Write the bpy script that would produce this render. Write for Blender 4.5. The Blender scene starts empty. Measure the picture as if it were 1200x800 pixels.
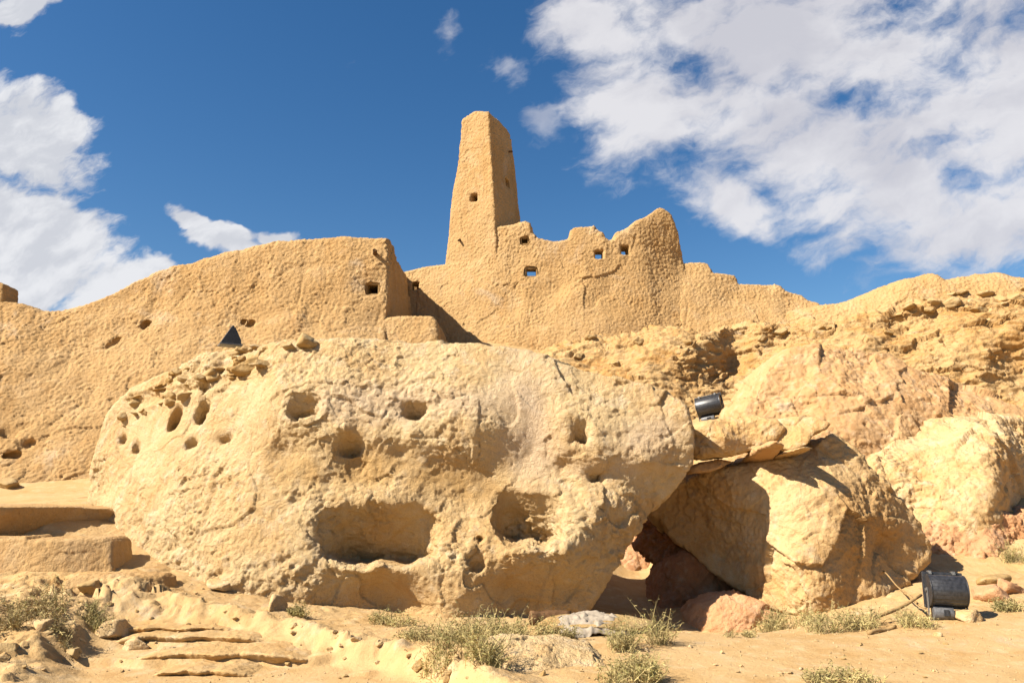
import bpy, bmesh, math, random
import numpy as np
from mathutils import Vector, Matrix

random.seed(7)
RNG = np.random.default_rng(11)
SC = bpy.context.scene
COL = SC.collection

# ------------------------------------------------------------------ camera
EYE = 1.6
F = 900.0                       # focal length in pixels of the 1200 px wide frame
PITCH = math.radians(10.7)
CP, SP = math.cos(PITCH), math.sin(PITCH)


def at(px, py, Y):
    """world point on the ray of frame position (px, py) at depth Y"""
    u = (px - 600.0) / F
    v = (400.0 - py) / F
    dy = CP - v * SP
    dz = SP + v * CP
    return (u * Y / dy, Y, EYE + Y * dz / dy)


cam_d = bpy.data.cameras.new('camera')
cam = bpy.data.objects.new('camera', cam_d)
COL.objects.link(cam)
cam.location = (0, 0, EYE)
cam.rotation_euler = (math.pi / 2 + PITCH, 0, 0)
cam_d.sensor_width = 36
cam_d.lens = 27.0
cam_d.clip_start = 0.05
cam_d.clip_end = 20000
SC.camera = cam

SUN_TO = np.array([-1.0, -0.47, 0.95])
SUN_TO = SUN_TO / np.linalg.norm(SUN_TO)
SUN_EL = math.asin(SUN_TO[2])

# ------------------------------------------------------------------ noise
_perm = RNG.permutation(256).astype(np.int32)
_perm = np.concatenate([_perm, _perm])
_g = RNG.normal(size=(256, 3)).astype(np.float32)
_g /= np.linalg.norm(_g, axis=1, keepdims=True)
_rp = RNG.random((256, 3)).astype(np.float32)


def pn(P, seed=0):
    P = np.asarray(P, np.float32) + np.float32(seed * 17.31)
    i = np.floor(P).astype(np.int32)
    f = P - i
    i &= 255
    w = f * f * f * (f * (f * 6 - 15) + 10)
    out = np.zeros(len(P), np.float32)
    for a in (0, 1):
        ha = _perm[(i[:, 0] + a) & 255]
        wa = w[:, 0] if a else 1 - w[:, 0]
        for b in (0, 1):
            hb = _perm[(ha + i[:, 1] + b) & 255]
            wb = wa * (w[:, 1] if b else 1 - w[:, 1])
            for c in (0, 1):
                h = _perm[(hb + i[:, 2] + c) & 255]
                g = _g[h]
                d = g[:, 0] * (f[:, 0] - a) + g[:, 1] * (f[:, 1] - b) + g[:, 2] * (f[:, 2] - c)
                out += d * wb * (w[:, 2] if c else 1 - w[:, 2])
    return out * 1.6


def fbm(P, octv=4, seed=0, gain=0.5):
    P = np.asarray(P, np.float32)
    out = 0
    amp = 1.0
    for k in range(octv):
        out = out + amp * pn(P, seed + k)
        P = P * 2.03
        amp *= gain
    return out


def ridged(P, octv=3, seed=0):
    P = np.asarray(P, np.float32)
    out = 0
    amp = 1.0
    for k in range(octv):
        out = out + amp * (1 - 2 * np.abs(pn(P, seed + k)))
        P = P * 2.1
        amp *= 0.5
    return out


def worley(P, seed=0):
    """distance to the nearest and second nearest feature point"""
    P = np.asarray(P, np.float32) + np.float32(seed * 9.7)
    i = np.floor(P).astype(np.int32)
    f = P - i
    f1 = np.full(len(P), 9.0, np.float32)
    f2 = np.full(len(P), 9.0, np.float32)
    for a in (-1, 0, 1):
        for b in (-1, 0, 1):
            for c in (-1, 0, 1):
                h = _perm[(_perm[(_perm[(i[:, 0] + a) & 255] + i[:, 1] + b) & 255] + i[:, 2] + c) & 255]
                q = _rp[h]
                d = (q[:, 0] + a - f[:, 0]) ** 2 + (q[:, 1] + b - f[:, 1]) ** 2 + (q[:, 2] + c - f[:, 2]) ** 2
                m = d < f1
                f2 = np.where(m, f1, np.minimum(f2, d))
                f1 = np.where(m, d, f1)
    return np.sqrt(f1), np.sqrt(f2)


def facets(P, seed=0, warp=0.25):
    """broken rock: every cell of a warped cell pattern is a flat face tilted its own way"""
    P = np.asarray(P, np.float32)
    if warp:
        P = P + warp * np.stack([pn(P * 1.7 + 5 * k, seed + 40 + k) for k in range(3)], 1)
    P = P + np.float32(seed * 7.3)
    i = np.floor(P).astype(np.int32)
    f = P - i
    best = np.full(len(P), 9.0, np.float32)
    val = np.zeros(len(P), np.float32)
    for a in (-1, 0, 1):
        for b in (-1, 0, 1):
            for c in (-1, 0, 1):
                h = _perm[(_perm[(_perm[(i[:, 0] + a) & 255] + i[:, 1] + b) & 255] + i[:, 2] + c) & 255]
                q = _rp[h]
                vx, vy, vz = f[:, 0] - a - q[:, 0], f[:, 1] - b - q[:, 1], f[:, 2] - c - q[:, 2]
                d = vx * vx + vy * vy + vz * vz
                g = _g[(h * 7 + 3) & 255]
                m = d < best
                best = np.where(m, d, best)
                val = np.where(m, vx * g[:, 0] + vy * g[:, 1] + vz * g[:, 2] + (q[:, 1] - 0.5) * 0.5, val)
    return val


def subdiv(V, Q):
    """split every quad in four"""
    n = len(V)
    E = np.sort(np.stack([Q, np.roll(Q, -1, 1)], -1).reshape(-1, 2), 1)
    key = E[:, 0].astype(np.int64) * n + E[:, 1]
    u, inv = np.unique(key, return_inverse=True)
    mid = 0.5 * (V[u // n] + V[u % n])
    inv = inv.reshape(-1, 4) + n
    cen = V[Q].mean(1)
    ci = n + len(u) + np.arange(len(Q))
    NQ = np.concatenate([np.stack([Q[:, k], inv[:, k], ci, inv[:, (k + 3) % 4]], 1) for k in range(4)])
    return np.concatenate([V, mid, cen]).astype(np.float32), NQ


def sst(a, b, x):
    t = np.clip((x - a) / (b - a), 0, 1)
    return t * t * (3 - 2 * t)


def smax(a, b, k):
    return np.maximum(a, b) + np.maximum(k - np.abs(a - b), 0) ** 2 / (4 * k)


def smin(a, b, k):
    return np.minimum(a, b) - np.maximum(k - np.abs(a - b), 0) ** 2 / (4 * k)


class RBF:
    """interpolation through control points (kernel r, plus a plane)"""
    def __init__(s, pts, vals, smooth=0.0, scale=None):
        s.p = np.array(pts, float)
        n, d = s.p.shape
        A = np.zeros((n + d + 1, n + d + 1))
        r = np.linalg.norm(s.p[:, None] - s.p[None], axis=2)
        A[:n, :n] = r - np.eye(n) * smooth
        A[:n, n] = 1
        A[:n, n + 1:] = s.p
        A[n, :n] = 1
        A[n + 1:, :n] = s.p.T
        b = np.zeros(n + d + 1)
        b[:n] = vals
        s.w = np.linalg.lstsq(A, b, rcond=None)[0]

    def __call__(s, Q):
        Q = np.asarray(Q, float)
        n, d = s.p.shape
        out = s.w[n] + Q @ s.w[n + 1:]
        for k in range(n):
            out = out + s.w[k] * np.sqrt(((Q - s.p[k]) ** 2).sum(1))
        return out


def poly_sd(X, Z, poly):
    """signed distance (negative inside) of 2D points to a polygon"""
    P = np.stack([X.ravel(), Z.ravel()], 1)
    d = np.full(len(P), 1e9)
    s = np.ones(len(P))
    V = np.array(poly, float)
    n = len(V)
    for i in range(n):
        a, b = V[i], V[i - 1]
        e = b - a
        w = P - a
        t = np.clip((w @ e) / (e @ e + 1e-12), 0, 1)
        q = w - t[:, None] * e
        d = np.minimum(d, (q ** 2).sum(1))
        c1 = P[:, 1] >= a[1]
        c2 = P[:, 1] < b[1]
        c3 = e[0] * w[:, 1] > e[1] * w[:, 0]
        flip = (c1 & c2 & c3) | (~c1 & ~c2 & ~c3)
        s = np.where(flip, -s, s)
    return (s * np.sqrt(d)).reshape(X.shape)


# ------------------------------------------------------------------ meshing
def nets(D, org, h):
    """surface nets: vertices and quads of the zero level of grid D"""
    D = np.pad(D.astype(np.float32), 1, constant_values=h * 2)
    org = np.array(org) - h
    S = D < 0
    nx, ny, nz = D.shape
    cnt = np.zeros((nx - 1, ny - 1, nz - 1), np.uint8)
    for a in (0, 1):
        for b in (0, 1):
            for c in (0, 1):
                cnt += S[a:nx - 1 + a, b:ny - 1 + b, c:nz - 1 + c]
    act = (cnt > 0) & (cnt < 8)
    I = np.argwhere(act)
    idx = np.full(act.shape, -1, np.int64)
    idx[act] = np.arange(len(I))
    acc = np.zeros((len(I), 3))
    num = np.zeros(len(I))
    corners = [(a, b, c) for a in (0, 1) for b in (0, 1) for c in (0, 1)]
    val = {c: D[I[:, 0] + c[0], I[:, 1] + c[1], I[:, 2] + c[2]] for c in corners}
    for c in corners:
        for ax in range(3):
            if c[ax] == 0:
                e = list(c)
                e[ax] = 1
                e = tuple(e)
                va, vb = val[c], val[e]
                m = (va < 0) != (vb < 0)
                t = np.where(m, va / np.where(m, va - vb, 1), 0)
                p = np.tile(np.array(c, float), (len(I), 1))
                p[:, ax] = t
                acc += p * m[:, None]
                num += m
    V = (I + acc / num[:, None]) * h + org
    quads = []
    for ax in range(3):
        b, c = (ax + 1) % 3, (ax + 2) % 3
        sl0 = [slice(None)] * 3
        sl1 = [slice(None)] * 3
        sl0[ax] = slice(0, -1)
        sl1[ax] = slice(1, None)
        s0, s1 = S[tuple(sl0)], S[tuple(sl1)]
        E = np.argwhere(s0 != s1)
        E = E[(E[:, b] > 0) & (E[:, c] > 0) & (E[:, b] < D.shape[b] - 1) & (E[:, c] < D.shape[c] - 1)]
        inside0 = S[E[:, 0], E[:, 1], E[:, 2]]
        q = []
        for ob, oc in ((-1, -1), (0, -1), (0, 0), (-1, 0)):
            J = E.copy()
            J[:, b] += ob
            J[:, c] += oc
            q.append(idx[J[:, 0], J[:, 1], J[:, 2]])
        q = np.stack(q, 1)
        q[~inside0] = q[~inside0][:, ::-1]
        quads.append(q)
    return V.astype(np.float32), np.concatenate(quads)


def vnormals(V, Q):
    a = V[Q[:, 2]] - V[Q[:, 0]]
    b = V[Q[:, 3]] - V[Q[:, 1]]
    n = np.cross(a, b)
    N = np.zeros_like(V)
    for k in range(3):
        w = np.zeros(len(V))
        for j in range(4):
            w += np.bincount(Q[:, j], weights=n[:, k], minlength=len(V))
        N[:, k] = w
    return N / (np.linalg.norm(N, axis=1, keepdims=True) + 1e-9)


def mesh_np(name, V, Q, mat=None, smooth=True, attrs=None):
    me = bpy.data.meshes.new(name)
    k = Q.shape[1]
    me.vertices.add(len(V))
    me.vertices.foreach_set('co', np.ascontiguousarray(V, np.float32).ravel())
    me.loops.add(len(Q) * k)
    me.loops.foreach_set('vertex_index', np.ascontiguousarray(Q, np.int32).ravel())
    me.polygons.add(len(Q))
    me.polygons.foreach_set('loop_start', np.arange(0, len(Q) * k, k, dtype=np.int32))
    me.polygons.foreach_set('use_smooth', np.full(len(Q), smooth))
    me.update(calc_edges=True)
    if attrs:
        for an, av in attrs.items():
            A = me.attributes.new(an, 'FLOAT', 'POINT')
            A.data.foreach_set('value', np.ascontiguousarray(av, np.float32))
    if mat:
        me.materials.append(mat)
    return me


def link(name, me, parent=None, loc=None):
    o = bpy.data.objects.new(name, me)
    COL.objects.link(o)
    if parent:
        o.parent = parent
    if loc is not None:
        o.location = loc
    return o


def tag(o, label=None, cat=None, group=None, kind=None):
    if label:
        o['label'] = label
    if cat:
        o['category'] = cat
    if group:
        o['group'] = group
    if kind:
        o['kind'] = kind
    return o


def recentre(o, base=None):
    """put the object's origin at the foot of its mesh"""
    me = o.data
    n = len(me.vertices)
    v = np.empty(n * 3, np.float32)
    me.vertices.foreach_get('co', v)
    v = v.reshape(-1, 3)
    c = np.array([(v[:, 0].min() + v[:, 0].max()) / 2, (v[:, 1].min() + v[:, 1].max()) / 2, v[:, 2].min()], np.float32)
    v -= c
    me.vertices.foreach_set('co', v.ravel())
    me.update()
    o.location = Vector(c.tolist())
    return o


# ------------------------------------------------------------------ materials
def nt_new(name):
    m = bpy.data.materials.new(name)
    m.use_nodes = True
    nt = m.node_tree
    for n in list(nt.nodes):
        nt.nodes.remove(n)
    out = nt.nodes.new('ShaderNodeOutputMaterial')
    b = nt.nodes.new('ShaderNodeBsdfPrincipled')
    nt.links.new(b.outputs[0], out.inputs[0])
    return m, nt, b


def node(nt, typ, ins=None, **props):
    n = nt.nodes.new(typ)
    for k, v in props.items():
        setattr(n, k, v)
    for k, v in (ins or {}).items():
        s = n.inputs[k]
        if isinstance(v, bpy.types.NodeSocket):
            nt.links.new(v, s)
        else:
            s.default_value = v
    return n


def math_n(nt, op, a, b=0.0, c=0.0, clamp=False):
    n = node(nt, 'ShaderNodeMath', {0: a, 1: b, 2: c}, operation=op)
    n.use_clamp = clamp
    return n.outputs[0]


def mix_c(nt, fac, a, b, mode='MIX'):
    n = nt.nodes.new('ShaderNodeMix')
    n.data_type = 'RGBA'
    n.blend_type = mode
    for s, v in ((n.inputs[0], fac), (n.inputs[6], a), (n.inputs[7], b)):
        if isinstance(v, bpy.types.NodeSocket):
            nt.links.new(v, s)
        else:
            s.default_value = v if not isinstance(v, tuple) else (*v[:3], 1.0)
    return n.outputs[2]


def ramp(nt, fac, lo, hi):
    n = node(nt, 'ShaderNodeMapRange', {0: fac, 1: lo, 2: hi}, interpolation_type='SMOOTHSTEP')
    return n.outputs[0]


def stone_mat(name, base, alt, pale, alt_attr=None, grain=70.0, lump=14.0, bump=0.010, big=0.9, strata=0.0,
              specks=0.25, rough=0.92, ochre=None):
    """dry earthy stone: two tones in broad patches, pale scuffs, dark specks, grainy relief"""
    base, alt, pale = [tuple(x * AL for x in c) for c in (base, alt, pale)]
    if alt_attr:
        alt_attr = tuple(x * AL for x in alt_attr)
    m, nt, b = nt_new(name)
    tc = node(nt, 'ShaderNodeNewGeometry').outputs['Position']
    vec = tc
    if strata:
        mp = node(nt, 'ShaderNodeMapping', {0: tc, 3: (1.0, 1.0, strata)})
        vec = mp.outputs[0]
    n1 = node(nt, 'ShaderNodeTexNoise', {'Vector': vec, 'Scale': big, 'Detail': 8.0, 'Roughness': 0.62})
    n2 = node(nt, 'ShaderNodeTexNoise', {'Vector': vec, 'Scale': big * 5.3, 'Detail': 7.0, 'Roughness': 0.65})
    n3 = node(nt, 'ShaderNodeTexNoise', {'Vector': tc, 'Scale': grain, 'Detail': 4.0, 'Roughness': 0.7})
    n4 = node(nt, 'ShaderNodeTexNoise', {'Vector': tc, 'Scale': lump, 'Detail': 5.0, 'Roughness': 0.6})
    c = mix_c(nt, ramp(nt, n1.outputs[0], 0.40, 0.64), base, alt)
    c = mix_c(nt, ramp(nt, n2.outputs[0], 0.48, 0.74), c, pale)
    n5 = node(nt, 'ShaderNodeTexNoise', {'Vector': vec, 'Scale': big * 1.9, 'Detail': 9.0, 'Roughness': 0.7, 'Distortion': 0.6})
    n6 = node(nt, 'ShaderNodeTexNoise', {'Vector': node(nt, 'ShaderNodeMapping', {0: tc, 1: (7.3, 2.1, 4.4), 3: (3.0, 3.0, 0.55)}).outputs[0], 'Scale': 1.0, 'Detail': 7.0, 'Roughness': 0.65})
    salt = mix_c(nt, 0.5, c, (0.62 * AL, 0.55 * AL, 0.45 * AL))
    c = mix_c(nt, math_n(nt, 'MULTIPLY', ramp(nt, n5.outputs[0], 0.56, 0.72), 0.7), c, salt)
    runs = mix_c(nt, 1.0, c, (0.86, 0.78, 0.68), 'MULTIPLY')
    c = mix_c(nt, math_n(nt, 'MULTIPLY', ramp(nt, n6.outputs[0], 0.52, 0.70), 0.75), c, runs)
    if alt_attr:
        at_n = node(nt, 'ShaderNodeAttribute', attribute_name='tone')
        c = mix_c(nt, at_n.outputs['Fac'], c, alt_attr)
    if ochre:
        c = mix_c(nt, node(nt, 'ShaderNodeAttribute', attribute_name='ochre').outputs['Fac'], c, mix_c(nt, n2.outputs[0], tuple(x * AL for x in ochre), tuple(x * AL * 0.84 for x in ochre)))
    sp = ramp(nt, n3.outputs[0], 0.28, 0.50)
    dark = mix_c(nt, 1.0, c, (0.72, 0.66, 0.58), 'MULTIPLY')
    f = math_n(nt, 'MULTIPLY', math_n(nt, 'SUBTRACT', 1.0, sp), specks * 2.2, clamp=True)
    c = mix_c(nt, f, c, dark)
    nt.links.new(c, b.inputs['Base Color'])
    b.inputs['Roughness'].default_value = rough
    b.inputs['Specular IOR Level'].default_value = 0.15
    hsum = math_n(nt, 'MULTIPLY_ADD', n4.outputs[0], 1.0, math_n(nt, 'MULTIPLY', n3.outputs[0], 0.45))
    bp = node(nt, 'ShaderNodeBump', {'Height': hsum, 'Strength': 0.9, 'Distance': bump * 2.2})
    nt.links.new(bp.outputs[0], b.inputs['Normal'])
    return m


def plain_mat(name, col, rough=0.5, metal=0.0, var=0.25, scale=30.0, bump=0.002, spec=0.4):
    col = tuple(x * AL for x in col)
    m, nt, b = nt_new(name)
    tc = node(nt, 'ShaderNodeTexCoord').outputs['Object']
    n = node(nt, 'ShaderNodeTexNoise', {'Vector': tc, 'Scale': scale, 'Detail': 6.0, 'Roughness': 0.65})
    lo = tuple(x * (1 - var) for x in col)
    hi = tuple(min(1, x * (1 + var)) for x in col)
    nt.links.new(mix_c(nt, ramp(nt, n.outputs[0], 0.3, 0.7), lo, hi), b.inputs['Base Color'])
    b.inputs['Roughness'].default_value = rough
    b.inputs['Metallic'].default_value = metal
    b.inputs['Specular IOR Level'].default_value = spec
    bp = node(nt, 'ShaderNodeBump', {'Height': n.outputs[0], 'Strength': 0.6, 'Distance': bump})
    nt.links.new(bp.outputs[0], b.inputs['Normal'])
    return m


AL = 0.70
M = {}
M['rock'] = stone_mat('pale_sandstone', (0.80, 0.585, 0.31), (0.75, 0.50, 0.235), (0.83, 0.655, 0.42),
                      alt_attr=(0.77, 0.585, 0.39), grain=60, lump=15, bump=0.026, specks=0.32, ochre=(0.68, 0.43, 0.175))
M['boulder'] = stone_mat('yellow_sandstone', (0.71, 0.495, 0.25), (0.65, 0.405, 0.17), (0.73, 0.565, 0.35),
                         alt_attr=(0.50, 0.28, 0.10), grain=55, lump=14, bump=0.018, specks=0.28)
M['pink'] = stone_mat('pinkish_sandstone', (0.62, 0.385, 0.185), (0.60, 0.345, 0.15), (0.66, 0.46, 0.27), grain=55, lump=12,
                      bump=0.012, specks=0.2)
M['salmon'] = stone_mat('salmon_sandstone', (0.66, 0.37, 0.19), (0.63, 0.33, 0.155), (0.69, 0.46, 0.28), grain=55, lump=13, bump=0.016, specks=0.25)
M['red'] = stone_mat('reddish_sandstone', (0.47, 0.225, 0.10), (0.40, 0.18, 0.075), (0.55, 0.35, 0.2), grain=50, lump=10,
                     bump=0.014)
M['mud'] = stone_mat('mud_plaster', (0.565, 0.362, 0.163), (0.53, 0.325, 0.134), (0.61, 0.408, 0.205), grain=30, lump=9,
                     bump=0.02, big=0.35, specks=0.24)
M['reveal'] = stone_mat('smoothed_mud', (0.44, 0.29, 0.13), (0.40, 0.25, 0.10), (0.47, 0.32, 0.15), grain=40, lump=12, bump=0.006)
M['cliff'] = stone_mat('ochre_cliff', (0.57, 0.37, 0.165), (0.53, 0.30, 0.105), (0.61, 0.43, 0.22), grain=26, lump=7,
                       bump=0.025, strata=2.6, big=0.7, specks=0.3)
M['sand'] = stone_mat('sandy_ground', (0.62, 0.415, 0.195), (0.57, 0.36, 0.15), (0.68, 0.50, 0.275), grain=90, lump=24,
                      bump=0.007, big=0.8, specks=0.25)
M['rubble'] = stone_mat('rubble_stone', (0.52, 0.36, 0.17), (0.46, 0.29, 0.11), (0.57, 0.43, 0.24), grain=60, lump=16, bump=0.01)
M['black'] = plain_mat('weathered_black_metal', (0.034, 0.034, 0.037), 0.40, 0.0, 0.5, 22, 0.002, 0.6)
M['grey_metal'] = plain_mat('dusty_grey_metal', (0.13, 0.13, 0.135), 0.5, 0.0, 0.35, 25, 0.002, 0.5)
M['lens'] = plain_mat('dark_lamp_glass', (0.02, 0.022, 0.026), 0.08, 0.0, 0.1, 5, 0.0, 0.6)
M['steel'] = plain_mat('worn_steel', (0.30, 0.29, 0.27), 0.45, 0.6, 0.3, 30, 0.001)
M['wood'] = plain_mat('dry_wood', (0.42, 0.27, 0.12), 0.85, 0.0, 0.35, 25, 0.004, 0.1)
M['dark_wood'] = plain_mat('old_palm_wood', (0.14, 0.075, 0.035), 0.9, 0.0, 0.4, 20, 0.006, 0.1)
M['cloth'] = plain_mat('dusty_white_cloth', (0.42, 0.35, 0.265), 0.95, 0.0, 0.18, 10, 0.004, 0.05)
M['straw'] = plain_mat('dry_straw_stems', (0.50, 0.40, 0.18), 0.9, 0.0, 0.35, 3.0, 0.0, 0.1)
M['leaf'] = plain_mat('grey_green_leaves', (0.37, 0.325, 0.125), 0.85, 0.0, 0.4, 3.0, 0.0, 0.1)
M['twig'] = plain_mat('brown_dry_twigs', (0.33, 0.24, 0.12), 0.9, 0.0, 0.35, 3.0, 0.0, 0.1)


# ------------------------------------------------------------------ solids
def d_rock(P, N, a=1.0, rough=None, seed=0, strata=0.0, blk=0.0):
    """weathered sandstone: broken faces, crumbly crust and pits"""
    Q = P if not strata else P * np.array([1, 1, strata], np.float32)
    r = 1.0 if rough is None else rough
    msk = sst(-0.3, 0.4, fbm(Q * 0.6, 3, seed + 31))
    m2 = sst(-0.2, 0.35, fbm(Q * 0.8 + 9, 3, seed + 35))
    d = 0.07 * fbm(Q * 0.8, 4, seed)
    d += 0.065 * facets(Q * 0.95, seed + 2, 0.3)
    d += r * (0.3 + 0.7 * m2) * 0.040 * facets(Q * 2.4 * np.array([1, 1, 1.35], np.float32), seed + 3, 0.45)
    d += r * (0.2 + 0.8 * msk) * 0.026 * facets(Q * 6.0, seed + 4, 0.5)
    d += r * (0.3 + 0.7 * msk) * 0.036 * fbm(Q * 4.5, 5, seed + 5, 0.66)
    d += r * (0.25 + 0.75 * m2) * 0.012 * ridged(Q * 9, 3, seed + 9)
    d += r * 0.013 * fbm(Q * 13, 3, seed + 17, 0.7)
    d += r * (0.15 + 0.85 * msk) * 0.024 * (0.5 - worley(Q * 10.5 + 0.3 * np.stack([pn(Q * 11, k) for k in range(3)], 1), seed + 1)[0])
    if blk:
        d += blk * 0.26 * facets(Q * 0.62, seed + 6, 0.12)
    pit = sst(0.42, 0.15, worley(Q * 3.1 + 0.25 * np.stack([pn(Q * 4, k) for k in range(3)], 1), seed)[0]) * sst(0.0, 0.4, fbm(Q * 0.9, 2, seed + 3))
    d -= r * 0.03 * pit
    return a * d


def d_mud(P, N, a=1.0, seed=0):
    """hand thrown mud plaster with lumps of salt clay in it"""
    d = 0.10 * fbm(P * 0.45, 3, seed)
    d += 0.035 * facets(P * 0.8, seed + 1, 0.4)
    w = P + 0.03 * np.stack([pn(P * 9, k) for k in range(3)], 1)
    f1, f2 = worley(w * 12.0, seed)
    m = sst(-0.3, 0.35, fbm(P * 0.9, 3, seed + 6))
    d += 0.034 * (0.5 - f1) * (0.35 + 0.9 * m)
    d += 0.018 * fbm(P * 14, 3, seed + 4, 0.65)
    d += 0.022 * pn(P * np.array([2.5, 2.5, 0.5], np.float32), seed + 8)
    d -= 0.02 * sst(0.08, 0.0, np.abs(pn(P * np.array([1.1, 1.1, 0.35], np.float32), seed + 12))) * sst(0.0, 0.5, fbm(P * 0.5, 2, seed + 13))
    return a * d


def solid(name, mat, poly, Yc, ctrl, thick, k=0.3, h=0.05, disp=None, cut=None, tone=None, ochre=None, back=None, kb=None, fine=True):
    """a rock or wall mass: outline seen from the front, front relief through control depths, real thickness behind"""
    pts = [at(p[0], p[1], p[2] if len(p) > 2 else Yc) for p in poly]
    xz = [(p[0], p[2]) for p in pts]
    X = np.array([p[0] for p in xz])
    Z = np.array([p[1] for p in xz])
    cw = [at(*c) for c in ctrl]
    fr = RBF([(c[0], c[2]) for c in cw], [c[1] for c in cw], 0.02)
    x = np.arange(X.min() - 3 * h, X.max() + 3 * h, h)
    z = np.arange(Z.min() - 3 * h, Z.max() + 3 * h, h)
    GX, GZ = np.meshgrid(x, z, indexing='ij')
    d2 = poly_sd(GX, GZ, xz)
    yf = fr(np.stack([GX.ravel(), GZ.ravel()], 1)).reshape(GX.shape)
    ins = d2 < 0.3
    y0 = yf[ins].min() - 4 * h
    yb = yf + thick if back is None else np.maximum(yf + thick, back)
    y1 = yb[ins].max() + 4 * h
    y = np.arange(y0, y1, h).astype(np.float32)
    d2 = d2.astype(np.float32)[:, None, :]
    yf = yf.astype(np.float32)[:, None, :]
    yb = yb.astype(np.float32)[:, None, :]
    Y = y[None, :, None]
    D = smax(d2, yf - Y, k)
    D = smax(D, Y - yb, kb or k)
    if cut is not None:
        D = cut(D, GX.astype(np.float32)[:, None, :], Y, GZ.astype(np.float32)[:, None, :], yf)
    V, Q = nets(D, (x[0], y[0], z[0]), h)
    for _ in range(1):                        # one light smoothing pass takes off the grid steps
        S = np.zeros_like(V)
        cn = np.zeros(len(V))
        for j in range(4):
            for t in range(3):
                S[:, t] += np.bincount(Q[:, j], weights=V[Q[:, (j + 1) % 4], t], minlength=len(V))
            cn += np.bincount(Q[:, j], minlength=len(V))
        V = (0.5 * V + 0.5 * S / cn[:, None]).astype(np.float32)
    if disp and fine:
        V, Q = subdiv(V, Q)
    N = vnormals(V, Q)
    if disp:
        V = (V + N * disp(V, N)[:, None]).astype(np.float32)
    at_ = {'tone': tone(V) if tone else np.zeros(len(V))}
    at_['ochre'] = ochre(V) if ochre else np.zeros(len(V))
    me = mesh_np(name, V, Q, mat, True, at_)
    return link(name, me)


def gauss_px(V, blobs):
    """sum of soft patches given at frame positions (px, py, rx, ry, weight), laid on the front of the mass"""
    u = V[:, 0] / V[:, 1]
    w = (V[:, 2] - EYE) / V[:, 1]
    out = np.zeros(len(V))
    for px, py, rx, ry, a in blobs:
        c = at(px, py, 1.0)
        out += a * np.exp(-(((u - c[0]) / (rx / F)) ** 2 + ((w - (c[2] - EYE)) / (ry / F)) ** 2))
    return out


def hole(D, X, Y, Z, px, py, Yh, rx, ry, depth, k=0.08, tilt=0.0, p=2.0, yf=None):
    """a worn pocket: superellipsoid scooped out of the front"""
    c = at(px, py, Yh)
    s = Yh / F
    ax, az = rx * s, ry * s
    ca, sa = math.cos(tilt), math.sin(tilt)
    lx = (X - c[0]) * ca + (Z - c[2]) * sa
    lz = -(X - c[0]) * sa + (Z - c[2]) * ca
    r = (np.abs(lx / ax) ** p + np.abs((Y - Yh) / depth) ** p + np.abs(lz / az) ** p) ** (1.0 / p) - 1
    return smax(D, -r * min(ax, az), k)


def niche(D, X, Y, Z, yf, px, py, Yh, rx, ry, depth, k=0.06, tilt=0.0, p=2.6, g=0.8, seed=0):
    """alcove worn into the front: deepest behind its sharp sill, shallower towards the top"""
    c = at(px, py, Yh)
    s = Yh / F
    ax, az = rx * s, ry * s
    ca, sa = math.cos(tilt), math.sin(tilt)
    lx = (X - c[0]) * ca + (Z - c[2]) * sa
    lz = -(X - c[0]) * sa + (Z - c[2]) * ca
    wob = np.float32(0.10) * (np.sin(lx / ax * 4.3 + seed) * np.cos(lz / az * 3.1 + 2 * seed) + 0.6 * np.sin(lx / ax * 9 + lz / az * 7 + seed))
    r2 = ((np.abs(lx / ax) ** p + np.abs(lz / az) ** p) ** (1.0 / p) - 1 + wob) * min(ax, az)
    t = np.clip((1 - lz / az) * 0.5, 0, 1) ** g
    side = np.clip(1.05 - np.abs(lx / ax) ** 3, 0.15, 1)
    region = np.maximum(r2 + 0 * Y, Y - (yf + depth * t * side))
    return smax(D, -region, k)


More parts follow.
